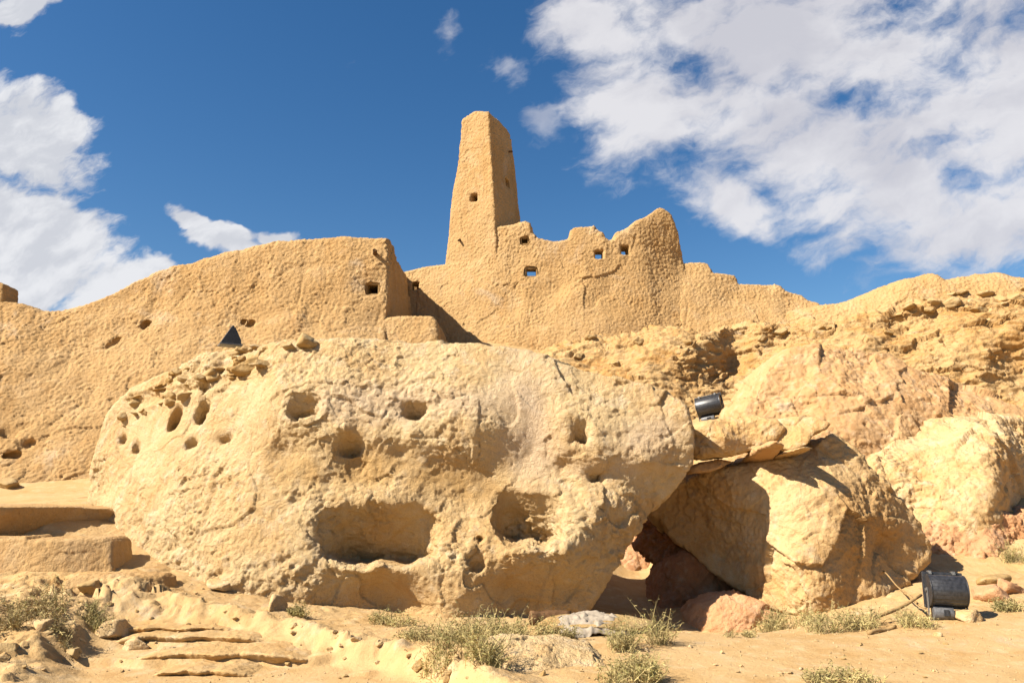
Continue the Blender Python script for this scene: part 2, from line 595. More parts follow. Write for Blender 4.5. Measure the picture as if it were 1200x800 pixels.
# ------------------------------------------------------------------ the great holed rock
def build_main_rock():
    poly = [(104, 600, 14), (112, 560, 14.2), (124, 520, 14.3), (132, 488, 14.2), (152, 466, 14), (190, 443, 13.6), (230, 424, 13.2),
            (265, 410, 12.9), (300, 403, 12.6), (350, 402, 12.5), (420, 401, 12.5), (500, 404, 12.5), (560, 407, 12.5), (620, 415, 12.4),
            (680, 432, 12.3), (740, 446, 12.2), (783, 462, 12.1), (799, 480, 12.1), (808, 510, 12.1), (810, 535, 12.1), (800, 560, 12.1),
            (780, 585, 12.1), (755, 610, 12.1), (735, 635, 12), (716, 665, 11.9), (704, 690, 11.8), (690, 716, 11.6), (640, 745, 11.5),
            (500, 760, 11.4), (350, 760, 11.4), (250, 750, 11.6), (150, 730, 12.2), (112, 700, 13), (102, 645, 13.6)]
    ctrl = [(345, 405, 12.2), (450, 405, 12.15), (520, 407, 12.15), (600, 418, 12.1), (700, 440, 12.0), (780, 465, 11.9), (740, 450, 11.95),
            (345, 440, 11.8), (500, 435, 11.85), (560, 440, 11.85), (650, 450, 11.8), (700, 470, 11.75), (790, 485, 11.75), (803, 520, 11.7), (806, 538, 11.75),
            (340, 490, 11.45), (370, 512, 11.55), (440, 512, 11.5), (530, 515, 11.55), (400, 500, 11.45), (470, 480, 11.75), (480, 510, 11.5), (560, 500, 11.55), (630, 500, 11.75), (660, 490, 11.6), (700, 520, 11.5),
            (760, 530, 11.6), (600, 455, 11.8), (640, 470, 11.82), (625, 530, 11.8),
            (335, 530, 11.74), (420, 545, 11.76), (470, 530, 11.7), (520, 550, 11.75), (560, 560, 11.74), (620, 555, 11.7), (660, 545, 11.75),
            (700, 556, 11.75), (760, 556, 11.8), (700, 535, 11.5), (760, 538, 11.55), (660, 530, 11.55), (795, 556, 11.85),
            (340, 590, 11.45), (400, 575, 11.5), (520, 590, 11.65), (550, 605, 11.6), (570, 575, 11.75), (650, 570, 11.6), (700, 590, 11.45), (740, 600, 11.6),
            (300, 640, 11.3), (380, 660, 11.2), (410, 662, 11.08), (440, 664, 11.05), (470, 662, 11.08), (500, 660, 11.2), (525, 640, 11.32), (550, 645, 11.2), (610, 650, 11.05), (660, 645, 11.05),
            (700, 640, 11.4), (720, 640, 11.8), (700, 680, 11.7), (660, 685, 11.6), (600, 690, 11.55), (640, 690, 11.55), (540, 690, 11.1), (500, 700, 11.3), (440, 690, 11.5), (470, 700, 11.5), (400, 690, 11.4),
            (340, 690, 11.2), (260, 690, 11.3), (300, 720, 11.2), (450, 725, 11.5), (600, 718, 11.55), (680, 712, 11.7), (520, 722, 11.2),
            (340, 408, 12.1), (330, 440, 11.8), (318, 480, 11.68), (306, 520, 11.72), (295, 560, 11.62), (300, 430, 12.3), (285, 470, 12.2), (272, 510, 12.15), (258, 550, 12.0), (250, 600, 11.7), (240, 440, 12.6), (240, 490, 12.5), (200, 470, 13.0),
            (200, 520, 12.6), (150, 500, 13.6), (150, 560, 13.1), (125, 560, 13.8), (110, 600, 13.8), (180, 600, 12.3), (150, 640, 12.5),
            (200, 650, 11.8), (120, 650, 13.1), (130, 700, 12.8), (200, 700, 11.7), (305, 408, 12.5), (270, 415, 12.8),
            (760, 592, 11.9)]

    kd = 0.95
    poly = [(a, c, d * kd) for a, c, d in poly]
    ctrl = [(a, c, d * kd) for a, c, d in ctrl]

    def cut(D, X, Y, Z, yf):
        # the two large niches
        D = niche(D, X, Y, Z, yf, 440, 625, 10.7, 75, 36, 1.05, 0.10, 0.0, 2.5, 0.9, 1)
        D = niche(D, X, Y, Z, yf, 622, 607, 10.7, 45, 30, 0.95, 0.08, -0.06, 2.5, 0.9, 2)
        # worn sockets
        D = niche(D, X, Y, Z, yf, 357, 475, 11.1, 20, 16, 0.42, 0.07, 0, 3.0, 0.9, 3)
        D = niche(D, X, Y, Z, yf, 487, 480, 11.1, 17, 11, 0.42, 0.04, 0, 2.6, 0.7, 4)
        D = niche(D, X, Y, Z, yf, 411, 522, 11.1, 15, 11, 0.26, 0.07, 0, 2.6, 0.9, 5)
        D = niche(D, X, Y, Z, yf, 679, 504, 11.1, 12, 18, 0.34, 0.06, 0, 2.6, 1.2, 6)
        D = niche(D, X, Y, Z, yf, 696, 560, 11.1, 11, 11, 0.28, 0.06, 0, 2.2, 0.9, 7)
        D = hole(D, X, Y, Z, 562, 632, 10.8, 4, 4, 0.15, 0.04, 0, 2.0)
        D = niche(D, X, Y, Z, yf, 558, 655, 10.7, 10, 12, 0.16, 0.08, 0, 2.0, 1.0, 8)
        # slots in the left flank
        D = niche(D, X, Y, Z, yf, 206, 490, 12.2, 8, 16, 0.42, 0.05, -0.35, 2.6, 0.8, 9)
        D = niche(D, X, Y, Z, yf, 238, 481, 11.9, 9, 17, 0.42, 0.05, -0.3, 2.6, 0.8, 10)
        D = niche(D, X, Y, Z, yf, 240, 452, 12.0, 7, 8, 0.2, 0.05, 0, 2.2, 0.8, 11)
        D = niche(D, X, Y, Z, yf, 226, 519, 11.9, 10, 8, 0.26, 0.06, 0.4, 2.2, 0.9, 12)
        D = niche(D, X, Y, Z, yf, 145, 515, 13.0, 7, 7, 0.22, 0.05, 0.4, 2.2, 0.8, 13)
        D = niche(D, X, Y, Z, yf, 161, 523, 12.7, 6, 8, 0.2, 0.05, 0, 2.2, 0.8, 14)
        D = niche(D, X, Y, Z, yf, 265, 513, 11.6, 12, 7, 0.18, 0.07, 0.2, 2.0, 1, 15)
        return D

    def disp(P, N):
        smooth = gauss_px(P, [(180, 510, 70, 45, 1), (290, 450, 25, 50, 0.9), (620, 500, 30, 75, 0.8), (440, 690, 70, 25, 0.9),
                              (620, 690, 70, 30, 0.9), (740, 550, 70, 12, 0.7), (400, 540, 60, 14, 0.5), (560, 560, 50, 25, 0.5)])
        rgh = gauss_px(P, [(260, 620, 150, 60, 0.7), (650, 640, 80, 30, 0.6), (700, 590, 60, 40, 0.5), (530, 640, 40, 30, 0.7),
                           (230, 440, 80, 20, 0.9)])
        r = np.clip(1.0 - 0.85 * np.clip(smooth, 0, 1) + rgh, 0.1, 1.9)
        d = d_rock(P, N, 0.62, r * 0.95, 2, blk=0.18)
        cap = gauss_px(P, [(250, 430, 60, 18, 1), (180, 460, 45, 14, 1)])
        d += np.clip(cap, 0, 1) * 0.10 * fbm(P * np.array([2.2, 2.2, 5.0], np.float32), 3, 44)
        return d

    def tone(P):
        t = gauss_px(P, [(620, 500, 32, 80, 0.9), (430, 470, 60, 22, 0.6), (540, 470, 60, 20, 0.6), (760, 510, 50, 30, 0.6), (740, 550, 80, 10, 0.4)])
        return np.clip(t + 0.3 * fbm(P * 1.5, 3, 77) * (t > 0.1), 0, 1)

    def ochre(P):
        t = gauss_px(P, [(400, 548, 75, 20, 0.9), (560, 570, 45, 28, 0.9), (480, 555, 60, 20, 0.8), (440, 615, 70, 34, 0.6), (620, 600, 40, 28, 0.5), (640, 700, 80, 22, 0.7), (330, 560, 30, 30, 0.5),
                         (440, 705, 60, 14, 0.4), (580, 630, 25, 40, 0.5)])
        return np.clip(t * (0.75 + 0.8 * fbm(P * 2.2, 4, 79)), 0, 0.9)

    o = solid('holed_rock', M['rock'], poly, 11.8, ctrl, 1.8, k=0.07, h=0.036, disp=disp, cut=cut, tone=tone, ochre=ochre, back=12.9, kb=0.6)
    recentre(o)
    return tag(o, 'huge pale sandstone rock with carved niches, filling the middle foreground', 'rock')


# ------------------------------------------------------------------ boulders
def boulder(name, mat, poly, Yc, ctrl, thick, label, k=0.3, h=0.045, amp=1.0, rough=None, seed=0, cat='boulder', tone=None, cut=None, group=None, back=None, blk=0.0):
    o = solid(name, mat, poly, Yc, ctrl, thick, k=k, h=h, disp=lambda P, N: d_rock(P, N, amp, rough, seed, blk=blk), cut=cut, tone=tone, back=back)
    recentre(o)
    return tag(o, label, cat, group)


def build_boulders():
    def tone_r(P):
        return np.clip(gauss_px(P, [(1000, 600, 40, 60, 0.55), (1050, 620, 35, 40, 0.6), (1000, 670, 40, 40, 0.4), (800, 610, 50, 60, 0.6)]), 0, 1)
    boulder('boulder', M['boulder'],
            [(762, 598, 12.9), (790, 566, 12.8), (830, 550, 12.6), (880, 543, 12.4), (935, 520, 12.4), (968, 512, 12.4), (992, 524, 12.4),
             (1012, 545, 12.3), (1042, 572, 12.3), (1070, 600, 12.3), (1084, 625, 12.3), (1083, 655, 12.2), (1070, 676, 12), (1030, 700, 11.8),
             (990, 712, 11.6), (950, 722, 11.4), (920, 722, 11.3), (895, 706, 11.6), (868, 692, 12), (840, 676, 12.4), (815, 654, 12.8), (785, 628, 12.9)],
            12.3,
            [(800, 575, 12.9), (830, 560, 12.6), (845, 600, 12.55), (790, 600, 13.0), (820, 630, 12.9), (845, 660, 12.75), (870, 650, 12.35), (890, 690, 12.1),
             (860, 575, 12.25), (890, 560, 12.0), (900, 610, 11.85), (890, 640, 12.0), (940, 560, 11.85), (930, 600, 11.55), (960, 520, 12.3), (980, 540, 12.1),
             (1000, 590, 11.55), (1010, 640, 11.4), (980, 650, 11.3), (930, 660, 11.2), (940, 705, 11.2), (1000, 690, 11.4), (1022, 690, 11.5),
             (1030, 610, 11.75), (1028, 640, 11.95), (1045, 600, 11.8), (1060, 640, 11.9), (1040, 670, 11.85), (1078, 640, 12.2), (1050, 580, 12.1)],
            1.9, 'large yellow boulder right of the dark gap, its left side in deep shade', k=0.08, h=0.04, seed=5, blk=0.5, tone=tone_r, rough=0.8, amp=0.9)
    # slabs stacked on it
    boulder('slab', M['boulder'],
            [(806, 503), (822, 493), (850, 488), (885, 486), (905, 492), (915, 503), (905, 518), (885, 527), (850, 534), (820, 535), (808, 528)],
            12.2, [(808, 515, 12.2), (850, 510, 11.75), (850, 492, 12.1), (900, 505, 11.9), (870, 525, 11.95), (820, 530, 12.0), (820, 500, 11.95)],
            1.1, 'loaf-shaped pale slab resting on the yellow boulder, beneath the tilted floodlight', k=0.14, h=0.03, amp=0.45, seed=8, cat='rock slab')
    boulder('slab', M['boulder'],
            [(896, 494), (930, 488), (952, 487), (969, 497), (962, 504), (947, 511), (936, 524), (918, 531), (905, 524), (896, 508)],
            12.1, [(900, 510, 11.95), (930, 495, 12.0), (940, 505, 11.75), (965, 499, 11.85), (920, 522, 11.85), (950, 490, 11.95)],
            0.9, 'wedge-shaped pale slab jutting out to the right over the yellow boulder', k=0.1, h=0.028, amp=0.35, seed=12, cat='rock slab')
    boulder('slab', M['pink'],
            [(806, 548), (825, 540), (850, 537), (862, 541), (848, 547), (828, 553), (808, 556)],
            12.35, [(806, 550, 12.3), (835, 541, 12.2), (860, 541, 12.3), (830, 552, 12.15), (845, 546, 12.1), (815, 545, 12.2)], 0.55,
            'thin flat slab wedged in the gap beneath the loaf-shaped slab', k=0.06, h=0.025, amp=0.3, seed=15, cat='rock slab')
    boulder('prop_stone', M['pink'],
            [(877, 541), (879, 527), (890, 520), (903, 524), (908, 538), (900, 544), (884, 546)],
            12.0, [(880, 535, 11.95), (892, 532, 11.8), (905, 536, 11.95)], 0.5,
            'small block propping up the loaf-shaped slab on the yellow boulder', k=0.1, h=0.022, amp=0.35, seed=18, cat='stone')
    boulder('prop_stone', M['boulder'],
            [(910, 533), (922, 526), (938, 527), (941, 533), (930, 540), (915, 541)],
            11.9, [(912, 535, 11.85), (926, 532, 11.7), (940, 532, 11.85)], 0.4,
            'small pale stone under the tip of the wedge-shaped slab', k=0.08, h=0.02, amp=0.25, seed=19, cat='stone')
    # rocks behind, to the right
    boulder('boulder', M['pink'],
            [(866, 480, 16), (880, 458, 16.2), (897, 430, 16.4), (925, 409, 16.6), (960, 404, 16.7), (1000, 406, 16.8), (1035, 418, 16.8), (1062, 434, 16.8),
             (1110, 446, 16.7), (1160, 459, 16.6), (1196, 476, 16.4), (1260, 510, 16.2), (1330, 560, 16), (1330, 660, 16), (1000, 660, 15.6), (930, 600, 15.6), (880, 540, 15.6)],
            16.3,
            [(880, 480, 15.8), (930, 415, 16.4), (900, 450, 16.0), (960, 420, 16.2), (960, 450, 15.7), (1030, 425, 16.6), (1040, 440, 16.1), (1000, 500, 15.1), (940, 490, 15.5),
             (1100, 452, 16.4), (1100, 480, 15.7), (1150, 462, 16.5), (1160, 490, 15.9), (1120, 520, 15.3), (1000, 560, 14.9), (1200, 500, 16), (900, 540, 15.2)],
            1.8, 'broad pinkish boulder sloping down to the right, behind the stacked slabs', k=0.08, h=0.055, seed=21, rough=0.75, blk=0.6)
    boulder('boulder', M['boulder'],
            [(1005, 560, 14.6), (1030, 522, 15), (1068, 500, 15.2), (1100, 494, 15.3), (1135, 490, 15.2), (1168, 485, 14.8), (1200, 490, 15), (1240, 486, 15.2), (1300, 500, 15.2),
             (1310, 640, 14.6), (1180, 630, 14.2), (1090, 630, 14.2), (1040, 615, 14.3)],
            14.5,
            [(1030, 545, 14.5), (1070, 506, 15.3), (1055, 560, 14.1), (1072, 590, 14.0), (1078, 560, 14.3), (1082, 540, 14.35), (1092, 565, 13.85), (1110, 500, 15.3), (1110, 540, 14.3), (1105, 600, 13.6), (1140, 498, 15.0), (1164, 500, 14.3), (1150, 540, 13.8),
             (1145, 590, 13.45), (1160, 570, 13.5), (1163, 525, 13.9), (1178, 525, 14.7), (1172, 560, 14.1), (1185, 545, 15.0), (1195, 580, 14.9), (1230, 540, 15.6), (1180, 600, 14.3), (1240, 600, 15.3), (1165, 605, 13.6)],
            1.5, 'pale yellow boulder with a shaded right end, above the low reddish ledge', k=0.04, h=0.045, seed=25, rough=0.9, amp=1.1, blk=0.7)
    boulder('rock_ledge', M['salmon'],
            [(1070, 620, 13.6), (1090, 609, 13.6), (1130, 607, 13.6), (1170, 602, 13.6), (1230, 598, 13.7), (1300, 598, 13.8), (1300, 690, 13.4), (1180, 690, 13.2), (1090, 680, 13.3), (1072, 655, 13.4)],
            13.5, [(1080, 640, 13.4), (1130, 612, 13.4), (1130, 640, 13.1), (1165, 635, 13.0), (1180, 640, 13.25), (1195, 615, 13.45), (1200, 650, 13.3), (1100, 670, 13.1), (1170, 670, 12.95), (1260, 640, 13.5)],
            1.0, 'low reddish ledge of rock at the right edge, below the pale yellow boulder', k=0.18, h=0.04, seed=28, cat='rock ledge')
    # inside the gap
    boulder('boulder', M['red'],
            [(762, 705, 13.4), (766, 682, 13.4), (778, 656, 13.5), (798, 644, 13.5), (822, 648, 13.5), (846, 672, 13.4), (860, 705, 13.2), (850, 735, 13), (764, 735, 13)],
            13.2, [(770, 690, 13.2), (784, 665, 13.1), (806, 660, 12.9), (800, 700, 12.7), (840, 690, 13.0), (840, 720, 12.9), (778, 715, 12.9)],
            1.2, 'dark red rounded rock lying in shade deep inside the gap', k=0.25, h=0.045, amp=0.8, seed=33)
    boulder('boulder', M['salmon'],
            [(690, 650, 16.2), (705, 632, 16.4), (740, 622, 16.5), (775, 632, 16.5), (800, 660, 16.2), (800, 720, 15.8), (690, 720, 15.8)],
            16.2, [(700, 650, 16.0), (740, 630, 16.2), (740, 660, 15.7), (740, 690, 15.4), (780, 660, 15.9), (700, 700, 15.4)],
            1.2, 'sunlit salmon rock seen through the gap beneath the great rock', k=0.25, h=0.05, amp=0.9, seed=35)
    boulder('boulder', M['red'],
            [(745, 640, 14.2), (750, 612, 14.4), (768, 598, 14.4), (800, 600, 14.3), (815, 640, 14.1), (790, 665, 14), (765, 655, 14)],
            14.2, [(750, 630, 14.1), (770, 610, 14.1), (785, 630, 13.8), (770, 645, 13.9)],
            0.8, 'jagged dark rock jammed between the great rock and the yellow boulder', k=0.12, h=0.04, amp=1.5, seed=37)
    boulder('boulder', M['salmon'],
            [(806, 722), (816, 706), (838, 697), (865, 694), (888, 703), (903, 718), (902, 752), (850, 762), (810, 756)],
            11.8, [(810, 725, 11.75), (830, 705, 11.6), (860, 700, 11.6), (855, 725, 11.4), (885, 720, 11.4), (895, 735, 11.45), (825, 735, 11.45)],
            0.7, 'low pinkish rock half in sun at the mouth of the gap', k=0.15, h=0.03, amp=0.6, seed=40)
    boulder('stone_block', M['rock'],
            [(567, 775, 7.7), (574, 754, 7.8), (600, 747, 7.9), (650, 749, 7.9), (692, 758, 7.8), (710, 772, 7.7), (708, 800, 7.5), (692, 830, 7.4), (572, 830, 7.4)],
            7.7, [(572, 780, 7.45), (600, 752, 7.7), (650, 753, 7.7), (692, 764, 7.6), (640, 775, 7.35), (600, 780, 7.3), (640, 800, 7.25), (695, 790, 7.3), (580, 810, 7.25)],
            0.5, 'bright flat-topped block at the bottom edge, between two shrubs', k=0.03, h=0.018, amp=0.4, blk=0.3, seed=43, cat='stone block')


# ------------------------------------------------------------------ walls of the fortress
def win_box(D, X, Y, Z, px, py, w, hgt, Yw, y0, y1):
    c = at(px, py, Yw)
    s = Yw / F
    d = np.maximum(np.maximum(np.abs(X - c[0]) - w * s / 2, np.abs(Z - c[2]) - hgt * s / 2), np.maximum(y0 - Y, Y - y1))
    return np.maximum(D, -d)


def window_sleeve(parent, px, py, w, hgt, Yw, y0, y1):
    """the smoothed mud lining of a window opening"""
    c = at(px, py, Yw)
    s = Yw / F
    a, b = w * s / 2 + 0.02, hgt * s / 2 + 0.02
    t = 0.045
    bm = bmesh.new()
    off = parent.location
    for bx in ((-a, -a + t, -b, b), (a - t, a, -b, b), (-a + t, a - t, b - t, b), (-a + t, a - t, -b, -b + t)):
        vs = [bm.verts.new((c[0] + x_ - off[0], y_ - off[1], c[2] + z_ - off[2])) for x_ in bx[:2] for y_ in (y0, y1) for z_ in bx[2:]]
        for f in ((0, 1, 3, 2), (4, 6, 7, 5), (0, 4, 5, 1), (2, 3, 7, 6), (0, 2, 6, 4), (1, 5, 7, 3)):
            bm.faces.new([vs[i] for i in f])
    bmesh.ops.recalc_face_normals(bm, faces=bm.faces)
    me = bpy.data.meshes.new('window')
    bm.to_mesh(me)
    bm.free()
    me.materials.append(M['reveal'])
    return link('window', me, parent)


def stub(parent, p, d, r=0.05, L=0.4):
    """end of a palm beam poking out of the wall"""
    bm = bmesh.new()
    d = Vector(d).normalized()
    bmesh.ops.create_cone(bm, cap_ends=True, segments=9, radius1=r * 1.1, radius2=r * 0.8, depth=L)
    bmesh.ops.subdivide_edges(bm, edges=[e for e in bm.edges if abs(e.verts[0].co.z - e.verts[1].co.z) > L * 0.5], cuts=4)
    for v in bm.verts:
        v.co.x += 0.25 * r * math.sin(v.co.z * 9)
        v.co *= 1 + random.uniform(-.06, .06)
    R = d.to_track_quat('Z', 'Y').to_matrix().to_4x4()
    bm.transform(Matrix.Translation(Vector(p) - parent.location + d * L * 0.3) @ R)
    me = bpy.data.meshes.new('beam_end')
    bm.to_mesh(me)
    bm.free()
    me.materials.append(M['dark_wood'])
    return link('beam_end', me, parent)


def build_fort():
    # long plastered wall on the left, ending in the bastion corner
    top = [(-160, 350), (-60, 358), (0, 362), (20, 357), (45, 363), (62, 370), (80, 369), (110, 358), (140, 343), (165, 328), (185, 318), (200, 314), (240, 304),
           (300, 290), (350, 281), (400, 277), (430, 276), (455, 277)]
    poly = [(a, b, 20.3) for a, b in top] + [(458, 300, 20.2), (457, 345, 20.0), (456, 371, 19.9), (458, 480, 19.7), (100, 640, 18), (-220, 640, 17)]
    poly[0:2] = [(-160, 350, 19.5), (-60, 358, 19.8)]
    ctrl = [(0, 575, 17.2), (100, 575, 17.4), (-120, 575, 16.8), (-120, 360, 19.0), (0, 365, 19.6), (60, 372, 19.8), (0, 470, 18.3), (100, 470, 18.6), (60, 520, 17.9),
            (150, 345, 20.0), (200, 316, 20.2), (200, 420, 19.2), (300, 292, 20.3), (300, 380, 19.6), (400, 279, 20.3), (400, 380, 19.6), (455, 279, 20.2),
            (452, 380, 19.7), (430, 330, 19.95), (450, 320, 20.0), (250, 360, 19.8), (40, 480, 18.3), (30, 540, 17.6)]

    def cut(D, X, Y, Z, yf):
        D = win_box(D, X, Y, Z, 436.5, 338.5, 15, 13.5, 20, 18, 21.1)
        D = hole(D, X, Y, Z, 131, 397, 19.3, 3, 7, 0.35, 0.05, -0.6)
        D = hole(D, X, Y, Z, 121, 403, 19.2, 3, 5, 0.3, 0.05, -0.6)
        D = hole(D, X, Y, Z, 168, 379, 19.6, 3.5, 5, 0.35, 0.05, -0.3)
        D = hole(D, X, Y, Z, 292, 378, 19.6, 5, 3, 0.2, 0.05, 0.3)
        D = hole(D, X, Y, Z, 284, 376, 19.6, 3, 3, 0.2, 0.05, 0.3)
        # worn gully with broken edge
        for px, py, rx, ry, t, w in ((40, 445, 14, 4.5, 0.75, .35), (30, 465, 7, 4, 0.2, .3), (24, 485, 7, 4, 0.0, .35), (27, 498, 8, 5, 0.1, .35),
                                     (33, 520, 9, 7, 0.3, .4), (12, 535, 16, 7, 0.2, .3), (10, 505, 14, 22, 0.0, .18), (25, 478, 5, 4, 0, .3)):
            D = hole(D, X, Y, Z, px, py, 18.15 - (py - 470) * 0.006, rx * 0.75, ry * 0.7, w * 0.45, 0.10, t)
        return D

    wl = solid('mud_brick_wall', M['mud'], poly, 20, ctrl, 4.4, k=0.12, h=0.06, disp=lambda P, N: d_mud(P, N, 1.0, 3), cut=cut, back=24.4)
    recentre(wl)
    tag(wl, 'long mud plastered wall on the left, rising to a sharp corner with a beam end', 'wall')
    window_sleeve(wl, 436.5, 338.5, 15, 13.5, 20, 20.02, 21.0)
    stub(wl, at(440, 297, 20.1), (0.1, -1, -0.1), 0.06, 0.55)

    # low block in front of the corner
    blk = solid('mud_brick_block', M['mud'],
                [(430, 372, 19.9), (470, 370, 19.9), (508, 372, 19.9), (513, 378, 19.9), (514, 400, 19.7), (516, 470, 19.4), (430, 470, 19.4)], 19.9,
                [(440, 380, 19.75), (505, 380, 19.7), (440, 420, 19.5), (510, 420, 19.45)], 3.9, k=0.1, h=0.05,
                disp=lambda P, N: d_mud(P, N, 0.7, 6), back=24.2)
    recentre(blk)
    tag(blk, 'low square mud block at the foot of the sharp wall corner', 'wall')

    # ruined curtain wall with windows
    top = [(470, 307), (485, 304), (523, 303), (540, 300), (563, 285), (568, 268), (583, 263), (600, 263), (615, 260), (621, 263), (624, 273), (630, 280), (640, 282), (652, 284), (664, 282),
           (667, 272), (673, 268), (688, 266), (695, 266), (700, 272), (706, 276), (708, 283), (713, 286), (718, 284), (721, 277), (728, 274), (735, 270),
           (742, 263), (750, 258), (758, 253), (765, 247), (772, 243), (780, 246), (786, 251), (791, 262), (796, 280), (800, 296), (803, 309)]
    poly = [(a, b, 23.4) for a, b in top] + [(808, 340, 23.4), (812, 480, 23), (470, 480, 23)]
    ctrl = [(475, 306, 24.3), (523, 303, 24.05), (583, 264, 23.45), (560, 300, 23.6), (620, 265, 23.25), (700, 280, 23.05), (740, 270, 23.05), (765, 250, 23.15),
            (785, 260, 23.25), (800, 300, 23.5), (795, 340, 23.12), (803, 390, 22.7), (760, 340, 22.85), (700, 350, 22.7), (620, 350, 22.9), (560, 350, 23.3), (566, 300, 23.4), (568, 340, 23.2), (480, 370, 24.0),
            (700, 400, 22.3), (600, 410, 22.6), (520, 410, 23.3), (770, 400, 22.5), (660, 370, 22.6), (675, 345, 22.65), (655, 340, 22.95)]
    wins = [(615, 281.5, 9, 8.5, 23.25, 21.8, 23.68), (622.5, 318, 14, 11, 23.05, 21.8, 24.4), (702.5, 298, 11, 13, 22.95, 21.5, 24.3), (733, 292.5, 11, 13, 22.95, 21.5, 24.3),
            (487, 335, 10, 10, 24.1, 22.5, 25.0)]

    def cut2(D, X, Y, Z, yf):
        for px, py, w, hg, Yw, y0, y1 in wins:
            D = win_box(D, X, Y, Z, px, py, w, hg, Yw, y0, y1)
        return D

    cw = solid('curtain_wall', M['mud'], poly, 23.4, ctrl, 0.55, k=0.12, h=0.05, disp=lambda P, N: d_mud(P, N, 0.8, 11), cut=cut2)
    recentre(cw)
    tag(cw, 'ruined mud brick wall right of the tower, with small square windows and broken top', 'wall')
    for (px, py, w, hg, Yw, y0, y1), back in zip(wins, (23.68, 23.52, 23.47, 23.42, 24.62)):
        window_sleeve(cw, px, py, w, hg, Yw, back - 0.36, back)
    # room darkness behind two blind windows is a closed back chamber of the tower and of the corner
    room = solid('mud_brick_room', M['mud'], [(462, 318, 25), (560, 318, 25), (560, 480, 25), (462, 480, 25)], 25,
                 [(470, 330, 24.9), (540, 330, 24.9), (500, 420, 24.9)], 1.6, k=0.1, h=0.09, disp=lambda P, N: d_mud(P, N, 0.8, 14))
    recentre(room)
    tag(room, 'plain mud wall in the dark behind the small shaded window', 'wall')

    # tower
    O = np.array([-0.46, 23.3])
    A = np.array([0.914, -0.406])
    B = np.array([0.406, 0.914])
    h = 0.05
    x = np.arange(-3.0, 2.2, h)
    y = np.arange(22.6, 27.2, h)
    z = np.arange(6.0, 14.4, h)
    X, Y, Z = np.meshgrid(x, y, z, indexing='ij')
    X, Y, Z = X.astype(np.float32), Y.astype(np.float32), Z.astype(np.float32)
    a = (X - O[0]) * A[0] + (Y - O[1]) * A[1]
    b = (X - O[0]) * B[0] + (Y - O[1]) * B[1]
    zl = [6.0, 8.5, 10.95, 13.2, 14.4]
    aR = np.interp(z, zl, [0.15, 0.0, -0.2, -0.40, -0.5]).astype(np.float32)
    aL = np.interp(z, zl, [-2.05, -1.92, -1.74, -1.50, -1.38]).astype(np.float32)
    bF = np.interp(z, zl, [-0.12, 0.0, 0.123, 0.21, 0.25]).astype(np.float32)
    bB = np.interp(z, zl, [2.85, 2.62, 2.25, 2.15, 1.9]).astype(np.float32)
    D = smax(smax(a - aR, aL - a, 0.1), smax(bF - b, b - bB, 0.1), 0.05)
    ztop = 13.92 + 0.06 * np.sin(a * 5 + b * 2) - 0.10 * sst(-0.9, -1.4, a) - 0.10 * sst(0.9, 2.0, b)
    D = smax(D, (Z - ztop), 0.07)
    # window in the front face and slits in the right face
    def fbox(D, a0, b0, z0, ra, rb, rz):
        return np.maximum(D, -np.maximum(np.maximum(np.abs(a - a0) - ra, np.abs(b - b0) - rb), np.abs(Z - z0) - rz))
    c = at(553.5, 230.5, 23.7)
    ac = (c[0] - O[0]) * A[0] + (c[1] - O[1]) * A[1]
    D = fbox(D, ac, 0.3, c[2], 0.13, 0.9, 0.145)
    c2 = at(600, 214, 24.6)
    bc = (c2[0] - O[0]) * B[0] + (c2[1] - O[1]) * B[1]
    D = fbox(D, 0.0, bc, c2[2], 0.9, 0.17, 0.15)
    V, Q = nets(D, (x[0], y[0], z[0]), h)
    V, Q = subdiv(V, Q)
    N = vnormals(V, Q)
    V = V + N * d_mud(V, N, 0.6, 21)[:, None]
    tw = link('tower', mesh_np('tower', V, Q, M['mud'], True, {'tone': np.zeros(len(V))}))
    recentre(tw)
    tag(tw, 'tall tapering mud brick tower with one small window, rising over the fortress', 'tower')
    stub(tw, at(539, 281, 23.9), (-0.3, -1, -0.5), 0.04, 0.22)
    stub(tw, at(597, 178, 24.5), (0.9, -0.3, 0), 0.035, 0.14)

    # stepped wall to the right of the round end
    top = [(790, 312), (803, 310), (827, 310), (829, 314), (831, 325), (857, 327), (859, 334), (862, 337), (903, 338), (908, 339), (914, 346), (931, 350), (938, 357), (950, 362)]
    poly = [(p, q, 23.8) for p, q in top] + [(955, 480, 23.4), (790, 480, 23.4)]
    sw = solid('stepped_wall', M['mud'], poly, 24.2,
               [(795, 315, 23.38), (830, 315, 23.4), (900, 340, 23.3), (940, 360, 23.0), (800, 380, 22.72), (860, 385, 22.55), (930, 385, 22.3), (860, 350, 23.1)],
               0.9, k=0.08, h=0.05, disp=lambda P, N: d_mud(P, N, 0.8, 25))
    recentre(sw)
    tag(sw, 'mud wall stepping down to the right from the round end of the ruined wall', 'wall')

    top = [(910, 372), (937, 357), (965, 353), (990, 347), (1015, 339), (1040, 330), (1070, 324), (1098, 316), (1106, 318), (1112, 325), (1125, 323), (1150, 320), (1180, 319),
           (1192, 322), (1210, 325), (1260, 330), (1340, 340)]
    poly = [(p, q, 22.0 - (p - 937) * 0.004) for p, q in top] + [(1340, 480, 20.3), (910, 480, 21)]
    rw = solid('mud_brick_wall', M['mud'], poly, 21.8,
               [(937, 358, 22.8), (1000, 346, 22.3), (1100, 320, 21.6), (1200, 326, 20.9), (1300, 335, 20.4), (950, 400, 22.0), (1050, 390, 21.0), (1150, 390, 20.3), (1300, 400, 19.6),
                (1050, 350, 21.6), (1150, 345, 20.9)], 1.6, k=0.2, h=0.055, disp=lambda P, N: d_mud(P, N, 1.0, 28))
    recentre(rw)
